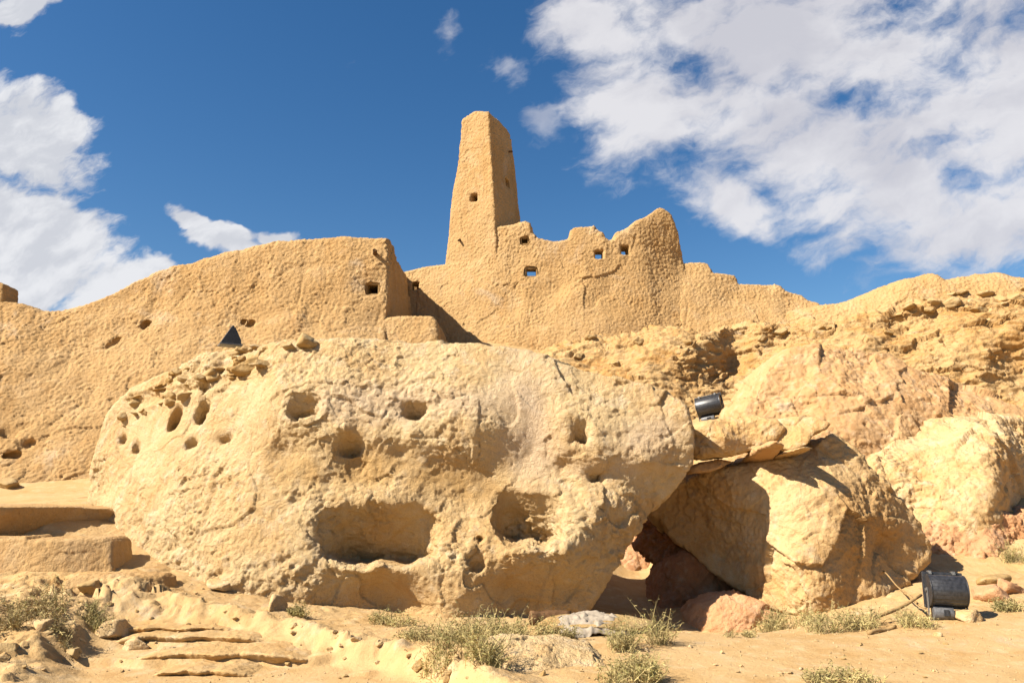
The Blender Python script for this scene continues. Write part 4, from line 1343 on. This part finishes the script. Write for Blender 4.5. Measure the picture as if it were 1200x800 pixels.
def build_lamps():
    a = floodlight('big black floodlight standing on the ground at the lower right, seen from behind')
    p = ground_at(1119, 728)
    a.location = (p[0], p[1] + 0.12, p[2] - 0.02)
    a.rotation_euler = (math.radians(-6), math.radians(1.5), math.radians(-12))
    a.scale = (0.72, 0.86, 0.95)
    b = floodlight('black floodlight tilted over at the foot of the cliff, above the loaf-shaped slab')
    p = at(836, 488, 19.0)
    b.location = (p[0], p[1], p[2] - 0.16)
    b.rotation_euler = (math.radians(4), math.radians(-11), math.radians(-24))
    b.scale = (1.1, 1.1, 1.22)
    # stone heap that carries it
    # dark wedge on the rubble
    root = bpy.data.objects.new('lamp_housing', None)
    COL.objects.link(root)
    tag(root, 'small dark triangular metal housing perched on the rubble of the great rock', 'lamp housing')
    bm = bmesh.new()
    prism_bm(bm, [(-0.15, 0.0), (0.17, 0.0), (0.17, 0.03), (0.035, 0.31), (0.01, 0.31), (-0.15, 0.03)], -0.13, 0.13, 0.006)
    bm_obj('hood', bm, M['black'], root)
    bm = bmesh.new()
    bar_bm(bm, -0.15, 0.15, -0.17, 0.19, -0.02, 0.004, 0.004)
    bm_obj('base_plate', bm, M['grey_metal'], root)
    bm = bmesh.new()
    v = [bm.verts.new(c) for c in ((-0.11, 0.158, 0.055), (0.11, 0.158, 0.055), (0.11, 0.052, 0.275), (-0.11, 0.052, 0.275))]
    bm.faces.new(v)
    e = bmesh.ops.extrude_face_region(bm, geom=bm.faces[:])
    bmesh.ops.translate(bm, verts=[x for x in e['geom'] if isinstance(x, bmesh.types.BMVert)], vec=(0, 0.012, 0.006))
    bmesh.ops.recalc_face_normals(bm, faces=bm.faces)
    bm_obj('glass', bm, M['lens'], root)
    p = at(269, 404, 12.6)
    root.location = (p[0], p[1], p[2] - 0.0)
    root.rotation_euler = (0, 0, math.radians(-62))


# ------------------------------------------------------------------ sticks, cloth
def tube(name, pts, r0, r1, mat, seg=7):
    pts = [Vector(p) for p in pts]
    bm = bmesh.new()
    rings = []
    n = len(pts)
    for i, p in enumerate(pts):
        d = (pts[min(i + 1, n - 1)] - pts[max(i - 1, 0)]).normalized()
        s = d.cross(Vector((0, 0, 1)))
        s = s.normalized() if s.length > 1e-4 else Vector((1, 0, 0))
        u = s.cross(d).normalized()
        r = r0 + (r1 - r0) * i / (n - 1)
        rings.append([bm.verts.new(p + (s * math.cos(t) + u * math.sin(t)) * r * random.uniform(0.85, 1.15)) for t in np.linspace(0, 2 * math.pi, seg, endpoint=False)])
    for a, b in zip(rings[:-1], rings[1:]):
        for k in range(seg):
            bm.faces.new((a[k], a[(k + 1) % seg], b[(k + 1) % seg], b[k]))
    bm.faces.new(rings[0][::-1])
    bm.faces.new(rings[-1])
    bmesh.ops.recalc_face_normals(bm, faces=bm.faces)
    for f in bm.faces:
        f.smooth = True
    me = bpy.data.meshes.new(name)
    bm.to_mesh(me)
    bm.free()
    me.materials.append(mat)
    return link(name, me)


def build_bits():
    def stick(pa, pb, r0, r1, label, lift=(0.02, 0.02)):
        a, b = ground_at(*pa), ground_at(*pb)
        pts = []
        for t in np.linspace(0, 1, 9):
            x = a[0] + (b[0] - a[0]) * t
            y = a[1] + (b[1] - a[1]) * t
            z = max(a[2] + lift[0] + (b[2] + lift[1] - a[2] - lift[0]) * t, GZ(x, y) + 0.012) + 0.012 * math.sin(t * 7)
            pts.append((x, y, z))
        o = tube('stick', pts, r0, r1, M['wood'])
        recentre(o)
        return tag(o, label, 'stick')
    stick((1006, 737), (1082, 722), 0.028, 0.018, 'longest bare stick leaning towards the big floodlight', (0.02, 0.24))
    stick((1062, 716), (1086, 726), 0.02, 0.012, 'pale stick end sticking up left of the big floodlight', (0.22, 0.12))
    stick((1018, 744), (1050, 736), 0.022, 0.016, 'short stick lying on the path edge below the longest stick', (0.015, 0.015))
    stick((1036, 690), (1062, 716), 0.012, 0.009, 'thin twig sloping down against the yellow boulder', (0.25, 0.22))
    # old beam beside the cloth
    a, b = ground_at(622, 737), ground_at(668, 735)
    pts = [(a[0] + (b[0] - a[0]) * t, a[1] + 0.1 + 0.04 * math.sin(3 * t), a[2] + 0.10 + 0.02 * t) for t in np.linspace(0, 1, 8)]
    o = tube('old_beam', pts, 0.085, 0.07, M['dark_wood'], 9)
    recentre(o)
    tag(o, 'old brown beam end lying left of the pale cloth', 'beam')
    # stone under the cloth
    p = ground_at(706, 745)
    me = stone_mesh(611, (1.0, 0.75, 0.5), M['rubble'], 4)
    put_stone('stone', me, (p[0] - 0.02, p[1] + 0.35, p[2] + 0.08), (0.05, -0.05, 0.2), (1.15, 0.8, 0.46), 'flat tan stone beneath the pale cloth', 'stone', None)
    bx, by, bz = p[0] - 0.02, p[1] + 0.35, p[2] + 0.065
    n, m = 90, 60
    U, Wv = np.meshgrid(np.linspace(-1, 1, n), np.linspace(-1, 1, m), indexing='ij')
    x = U.ravel() * 0.50 + 0.05 * np.sin(3 * Wv.ravel())
    y = Wv.ravel() * 0.36 + 0.05 * np.sin(4 * U.ravel() + 1)
    e = np.clip(1 - (x / 0.56) ** 2 - (y / 0.34) ** 2, 0, 1)
    z = 0.10 * e ** 0.6 + 0.02
    pp = np.stack([x, y, 0 * x], 1).astype(np.float32)
    pw = pp + 0.10 * np.stack([pn(pp * 3, 140 + k) for k in range(3)], 1)
    z = z + 0.026 * (1 - 2.2 * np.abs(pn(pw * np.array([2.2, 7.5, 1], np.float32), 120))) + 0.010 * (1 - 2.2 * np.abs(pn(pw * np.array([8, 9, 1], np.float32), 122))) + 0.03 * facets(pw * 3.2, 124, 0.3) + 0.008 * fbm(pp * 22, 2, 126)
    z = z - 0.05 * sst(0.2, -0.36, y) + 0.03 * np.sin(5 * x + 1)
    drop = (np.abs(U.ravel()) > 0.94) | (np.abs(Wv.ravel()) > 0.95)
    z = np.where(drop, z - 0.03, z)
    ca, sa = math.cos(0.12), math.sin(0.12)
    V = np.stack([bx - 0.06 + x * ca - y * sa, by - 0.06 + x * sa + y * ca, bz + z - 0.035 - 0.05 * U.ravel()], 1)
    I = np.arange(n * m).reshape(n, m)
    F4 = np.stack([I[:-1, :-1], I[1:, :-1], I[1:, 1:], I[:-1, 1:]], -1).reshape(-1, 4)
    cen = V[F4].mean(1)
    qq = np.stack([(cen[:, 0] - bx), (cen[:, 1] - by), 0 * cen[:, 0]], 1).astype(np.float32)
    keep = (np.abs(qq[:, 0] + 0.06) / 0.5) ** 2.5 + (np.abs(qq[:, 1] + 0.06) / 0.36) ** 2.5 + 0.75 * fbm(qq * 3.4, 3, 130) + 0.25 * np.sin(qq[:, 0] * 9) < 0.95
    o = link('cloth', mesh_np('cloth', V, F4[keep], M['cloth'], True))
    sol = o.modifiers.new('thickness', 'SOLIDIFY')
    sol.thickness = 0.009
    recentre(o)
    tag(o, 'whitish crumpled cloth draped over a flat stone at the mouth of the gap', 'cloth')


# ------------------------------------------------------------------ plants
def shrub(name, px, py, w, hgt, n, label, mix=(0.5, 0.35, 0.15), seed=0, group=None, cat='shrub', depth=None, flat=0.7, fine=1.0):
    """dry desert shrub: wiry stems that fork, with small leaves along them"""
    rg = random.Random(seed)
    p0 = ground_at(px, py)
    s = p0[1] / F
    W = w * s / 2
    Hh = hgt * s * 1.18
    Dp = depth if depth else W * flat
    verts = {'straw': [], 'leaf': [], 'twig': []}
    faces = {'straw': [], 'leaf': [], 'twig': []}

    def blade(key, a, b, c, wd):
        V, Fc = verts[key], faces[key]
        i = len(V)
        d = Vector(c) - Vector(a)
        sd = Vector((rg.uniform(-1, 1), rg.uniform(-1, 1), rg.uniform(-0.4, 0.4))).cross(d)
        if sd.length < 1e-6:
            return
        sd = sd.normalized() * wd
        V.extend([Vector(a) - sd, Vector(a) + sd, Vector(b) - sd * 0.8, Vector(b) + sd * 0.8, Vector(c) - sd * 0.25, Vector(c) + sd * 0.25])
        Fc.append((i, i + 1, i + 3, i + 2))
        Fc.append((i + 2, i + 3, i + 5, i + 4))

    clumps = [(rg.uniform(-0.8, 0.8), rg.uniform(-0.8, 0.8), rg.uniform(0.5, 1.0)) for _ in range(max(4, int(w / 12)))]
    for k in range(int(n * 0.62)):
        cx, cy, ch = rg.choice(clumps)
        bx = (cx + rg.gauss(0, 0.16)) * W
        by = (cy + rg.gauss(0, 0.2)) * Dp
        gx, gy = p0[0] + bx, p0[1] + by
        z0 = GZ(gx, gy) - 0.01
        L = Hh * ch * rg.uniform(0.45, 1.1) * (1 - 0.45 * min(1, abs(bx) / (W + 1e-6)) ** 2)
        lean = Vector((rg.gauss(0, 0.5), rg.gauss(0, 0.5), 1)).normalized()
        a = Vector((gx, gy, z0))
        b = a + lean * L * 0.55
        c = b + (lean + Vector((rg.gauss(0, 0.5), rg.gauss(0, 0.5), rg.uniform(-0.3, 0.4)))).normalized() * L * 0.5
        key = rg.choices(('straw', 'leaf', 'twig'), mix)[0]
        blade('straw' if key == 'leaf' and rg.random() < 0.5 else key, a, b, c, rg.uniform(0.0018, 0.004) * fine)
        for q in range(rg.randint(3, 7)):
            t = rg.uniform(0.25, 1)
            base = a.lerp(b, t / 0.5) if t < 0.5 else b.lerp(c, (t - 0.5) / 0.5)
            d = Vector((rg.gauss(0, 1), rg.gauss(0, 1), rg.gauss(0.4, 0.6))).normalized()
            ll = rg.uniform(0.018, 0.048) * fine
            blade(key, base, base + d * ll * 0.5, base + d * ll + Vector((0, 0, -ll * 0.15)), rg.uniform(0.0025, 0.005) * fine)
    for key in ('twig', 'leaf'):
        if faces[key] and (len(faces[key]) < 450 or key == 'twig' and mix[2] < 0.2):        # too few to be a part of their own
            off = len(verts['straw'])
            verts['straw'] += verts[key]
            faces['straw'] += [tuple(i + off for i in f) for f in faces[key]]
            verts[key], faces[key] = [], []
    root = bpy.data.objects.new(name, None)
    COL.objects.link(root)
    root.location = p0
    tag(root, label, cat, group)
    names = {'straw': 'stems', 'leaf': 'leaves', 'twig': 'twigs'}
    for key in verts:
        if verts[key]:
            V = np.array([(v - Vector(p0))[:] for v in verts[key]], np.float32)
            link(names[key], mesh_np(names[key], V, np.array(faces[key]), M[key], False), root)
    return root


def build_plants():
    green = (0.46, 0.47, 0.07)
    dry = (0.62, 0.2, 0.18)
    brown = (0.45, 0.1, 0.45)
    shrub('shrub', 545, 772, 100, 56, 760, 'biggest bush, straggly and green, left of the bright flat-topped block', green, 1)
    shrub('shrub', 590, 748, 120, 38, 700, 'wide straw-green bush along the foot of the great rock, behind the biggest bush', (0.55, 0.38, 0.07), 2, depth=0.25)
    shrub('shrub', 512, 752, 90, 22, 420, 'flat dry mat of straw left of the biggest bush', dry, 3)
    shrub('shrub', 747, 758, 80, 52, 480, 'feathery dry bush right of the pale cloth', (0.6, 0.32, 0.08), 4)
    shrub('shrub', 655, 752, 42, 24, 200, 'small tuft in front of the old beam', green, 5)
    shrub('shrub', 735, 796, 92, 36, 620, 'dense green bush cut by the bottom edge, right of the bright block', green, 6)
    shrub('shrub', 358, 724, 38, 22, 240, 'fresh green tuft beside the pale lump on the bench edge', (0.25, 0.7, 0.05), 7)
    shrub('shrub', 455, 732, 62, 26, 300, 'thin green tuft at the foot of the great rock below the large niche', green, 8)
    shrub('shrub', 35, 716, 120, 32, 560, 'broad brown brush below the terrace at the left', brown, 9)
    shrub('shrub', 118, 734, 56, 24, 300, 'greyish tuft beside the top of the steps', (0.4, 0.4, 0.2), 10)
    shrub('shrub', 75, 752, 60, 18, 220, 'sparse dry tuft on the rough ground at the lower left', brown, 11)
    shrub('shrub', 15, 738, 50, 30, 260, 'dry tuft at the left edge in front of the broad brown brush', brown, 12)
    shrub('shrub', 925, 736, 80, 30, 520, 'dry grass clump against the base of the yellow boulder, left of three', (0.6, 0.33, 0.07), 13, cat='grass clump')
    shrub('shrub', 985, 738, 80, 30, 520, 'dry grass clump against the base of the yellow boulder, middle of three', (0.6, 0.33, 0.07), 14, cat='grass clump')
    shrub('shrub', 1045, 734, 74, 26, 420, 'dry grass clump between the yellow boulder and the big floodlight', (0.6, 0.33, 0.07), 15, cat='grass clump')
    shrub('shrub', 975, 800, 90, 26, 360, 'short straw tuft on the path at the bottom edge, right of centre', (0.65, 0.28, 0.07), 16)
    shrub('shrub', 1192, 660, 34, 26, 240, 'green tuft in the shade of the reddish ledge, right edge', (0.3, 0.6, 0.1), 17)
    shrub('shrub', 1188, 716, 46, 22, 300, 'low green tuft right of the pinkish chunks', (0.4, 0.5, 0.1), 18)
    shrub('shrub', 650, 716, 40, 14, 120, 'scant grass in the shade under the overhang of the great rock', dry, 19)
    shrub('shrub', 865, 746, 40, 12, 120, 'scant grass in front of the low pinkish rock', dry, 20)


# ------------------------------------------------------------------ sky and sun
def build_sky():
    w = bpy.data.worlds.new('World')
    SC.world = w
    w.use_nodes = True
    nt = w.node_tree
    for n in list(nt.nodes):
        nt.nodes.remove(n)
    out = nt.nodes.new('ShaderNodeOutputWorld')
    bg = nt.nodes.new('ShaderNodeBackground')
    nt.links.new(bg.outputs[0], out.inputs[0])
    sky = nt.nodes.new('ShaderNodeTexSky')
    sky.sky_type = 'NISHITA'
    sky.sun_disc = False
    sky.sun_elevation = SUN_EL
    sky.sun_rotation = math.atan2(SUN_TO[0], SUN_TO[1])
    sky.altitude = 0
    sky.air_density = 1.0
    sky.dust_density = 0.4
    sky.ozone_density = 2.0
    STR = 0.052
    bg.inputs['Strength'].default_value = STR
    hs = node(nt, 'ShaderNodeHueSaturation', {'Hue': 0.502, 'Saturation': 1.32, 'Value': SKYV, 'Color': sky.outputs[0]})
    g = node(nt, 'ShaderNodeTexCoord').outputs['Generated']
    sx = node(nt, 'ShaderNodeSeparateXYZ', {0: g})
    dy = math_n(nt, 'MAXIMUM', sx.outputs[1], 0.08)
    q = node(nt, 'ShaderNodeCombineXYZ', {0: math_n(nt, 'DIVIDE', sx.outputs[0], dy), 1: math_n(nt, 'DIVIDE', sx.outputs[2], dy), 2: 0.0}).outputs[0]
    # wind-drawn warp
    wn = node(nt, 'ShaderNodeTexNoise', {'Vector': q, 'Scale': 5.0, 'Detail': 5.0, 'Roughness': 0.6})
    wv = node(nt, 'ShaderNodeVectorMath', {0: wn.outputs['Color'], 1: (0.5, 0.5, 0.5)}, operation='SUBTRACT').outputs[0]
    wv = node(nt, 'ShaderNodeVectorMath', {0: wv, 3: 0.10}, operation='SCALE').outputs[0]
    qw = node(nt, 'ShaderNodeVectorMath', {0: q, 1: wv}, operation='ADD').outputs[0]

    def blob(px, py, rx, ry, rot=0.0, wgt=1.0):
        c = at(px, py, 1.0)
        s = 1.0 / F / (CP - (400 - py) / F * SP)
        mp = node(nt, 'ShaderNodeMapping', {0: qw, 1: (c[0], c[2] - EYE, 0), 2: (0, 0, math.radians(rot)), 3: (rx * s, ry * s, 1)}, vector_type='TEXTURE')
        ln = node(nt, 'ShaderNodeVectorMath', {0: mp.outputs[0]}, operation='LENGTH').outputs['Value']
        v = math_n(nt, 'SUBTRACT', 1.0, ln)
        return math_n(nt, 'MULTIPLY', math_n(nt, 'MAXIMUM', v, -1.0), wgt)

    def union(bl):
        v = bl[0]
        for b in bl[1:]:
            v = math_n(nt, 'SMOOTH_MAX', v, b, 0.25)
        return v

    right = union([blob(930, 45, 330, 95, -8), blob(1010, 190, 270, 110, -14), blob(1120, 262, 250, 85, -10), blob(760, 120, 110, 110, 10), blob(1180, 110, 190, 190), blob(690, 30, 90, 50, -10),
                   blob(850, 230, 120, 50, -20)])
    left = union([blob(15, 290, 165, 105, -25), blob(40, 165, 100, 75, -28), blob(150, 345, 80, 40, 10), blob(236, 260, 40, 17, -38, 0.95), blob(264, 284, 52, 22, -14, 0.95), blob(325, 280, 26, 11, 0, 0.8), blob(185, 322, 40, 18, 20, 0.9),
                  blob(30, 8, 46, 36, 30, 0.9)])
    faint = union([blob(522, 30, 22, 32, -20, 0.8), blob(592, 75, 34, 62, 20, 0.9), blob(634, 140, 44, 40, 0, 0.9), blob(690, 200, 20, 12, 0, 0.5)])
    mr = node(nt, 'ShaderNodeMapping', {0: qw, 2: (0, 0, math.radians(-24))})
    mp = node(nt, 'ShaderNodeMapping', {0: mr.outputs[0], 3: (1.0, 1.9, 1.0)})
    nA = node(nt, 'ShaderNodeTexNoise', {'Vector': mp.outputs[0], 'Scale': 6.5, 'Detail': 9.0, 'Roughness': 0.58})
    nB = node(nt, 'ShaderNodeTexNoise', {'Vector': mp.outputs[0], 'Scale': 17.0, 'Detail': 8.0, 'Roughness': 0.6})
    na = math_n(nt, 'SUBTRACT', nA.outputs[0], 0.5)
    nb = math_n(nt, 'SUBTRACT', nB.outputs[0], 0.5)
    tex = math_n(nt, 'MULTIPLY_ADD', nb, 1.3, math_n(nt, 'MULTIPLY', na, 3.0))
    dR = ramp(nt, math_n(nt, 'MULTIPLY_ADD', right, 1.3, tex), -0.10, 0.95)
    texL = math_n(nt, 'MULTIPLY_ADD', nb, 1.3, math_n(nt, 'MULTIPLY', na, 2.2))
    dL = ramp(nt, math_n(nt, 'MULTIPLY_ADD', left, 1.6, texL), 0.05, 0.60)
    dF = math_n(nt, 'MULTIPLY', ramp(nt, math_n(nt, 'MULTIPLY_ADD', faint, 1.0, tex), 0.1, 0.9), 0.45)
    den = math_n(nt, 'MAXIMUM', math_n(nt, 'MAXIMUM', math_n(nt, 'MULTIPLY', dR, 0.93), dL), dF)
    # bright heads and slightly grey undersides
    nC = node(nt, 'ShaderNodeTexNoise', {'Vector': mp.outputs[0], 'Scale': 4.2, 'Detail': 6.0, 'Roughness': 0.55})
    k = 1.0 / STR
    white = tuple(c * k for c in CLOUD_W)
    grey = tuple(c * k for c in CLOUD_G)
    cc = mix_c(nt, ramp(nt, nC.outputs[0], 0.36, 0.62), grey, white)
    lt = mix_c(nt, ramp(nt, math_n(nt, 'MULTIPLY_ADD', nB.outputs[0], 0.5, math_n(nt, 'MULTIPLY', nC.outputs[0], 0.5)), 0.42, 0.60), tuple(c * k * f for c, f in zip(CLOUD_L, (0.80, 0.815, 0.85))), tuple(c * k * 1.03 for c in CLOUD_L))
    cl = mix_c(nt, dL, cc, lt)
    col = mix_c(nt, den, hs.outputs[0], cl)
    nt.links.new(col, bg.inputs['Color'])

    sd = bpy.data.lights.new('sun', 'SUN')
    sd.energy = 5.0
    sd.angle = math.radians(0.5)
    sd.color = (1.0, 0.912, 0.78)
    so = bpy.data.objects.new('sun', sd)
    COL.objects.link(so)
    so.rotation_euler = Vector((-SUN_TO).tolist()).to_track_quat('-Z', 'Y').to_euler()
    so.location = (-30, -17, 30)


SKYV = 0.98
CLOUD_W = (0.35, 0.345, 0.355)
CLOUD_G = (0.27, 0.268, 0.29)
CLOUD_L = (0.335, 0.34, 0.355)

build_sky()
GZ = terrain()
build_main_rock()
build_boulders()
build_fort()
build_cliff()
build_terraces()
build_steps()
build_stones()
build_lamps()
build_bits()
build_plants()

vs = SC.view_settings
vs.view_transform = 'Standard'
vs.look = 'None'
vs.gamma = 1.0
vs.use_curve_mapping = False
vs.exposure = 1.25
SC.cycles.max_bounces = 6
SC.cycles.diffuse_bounces = 3
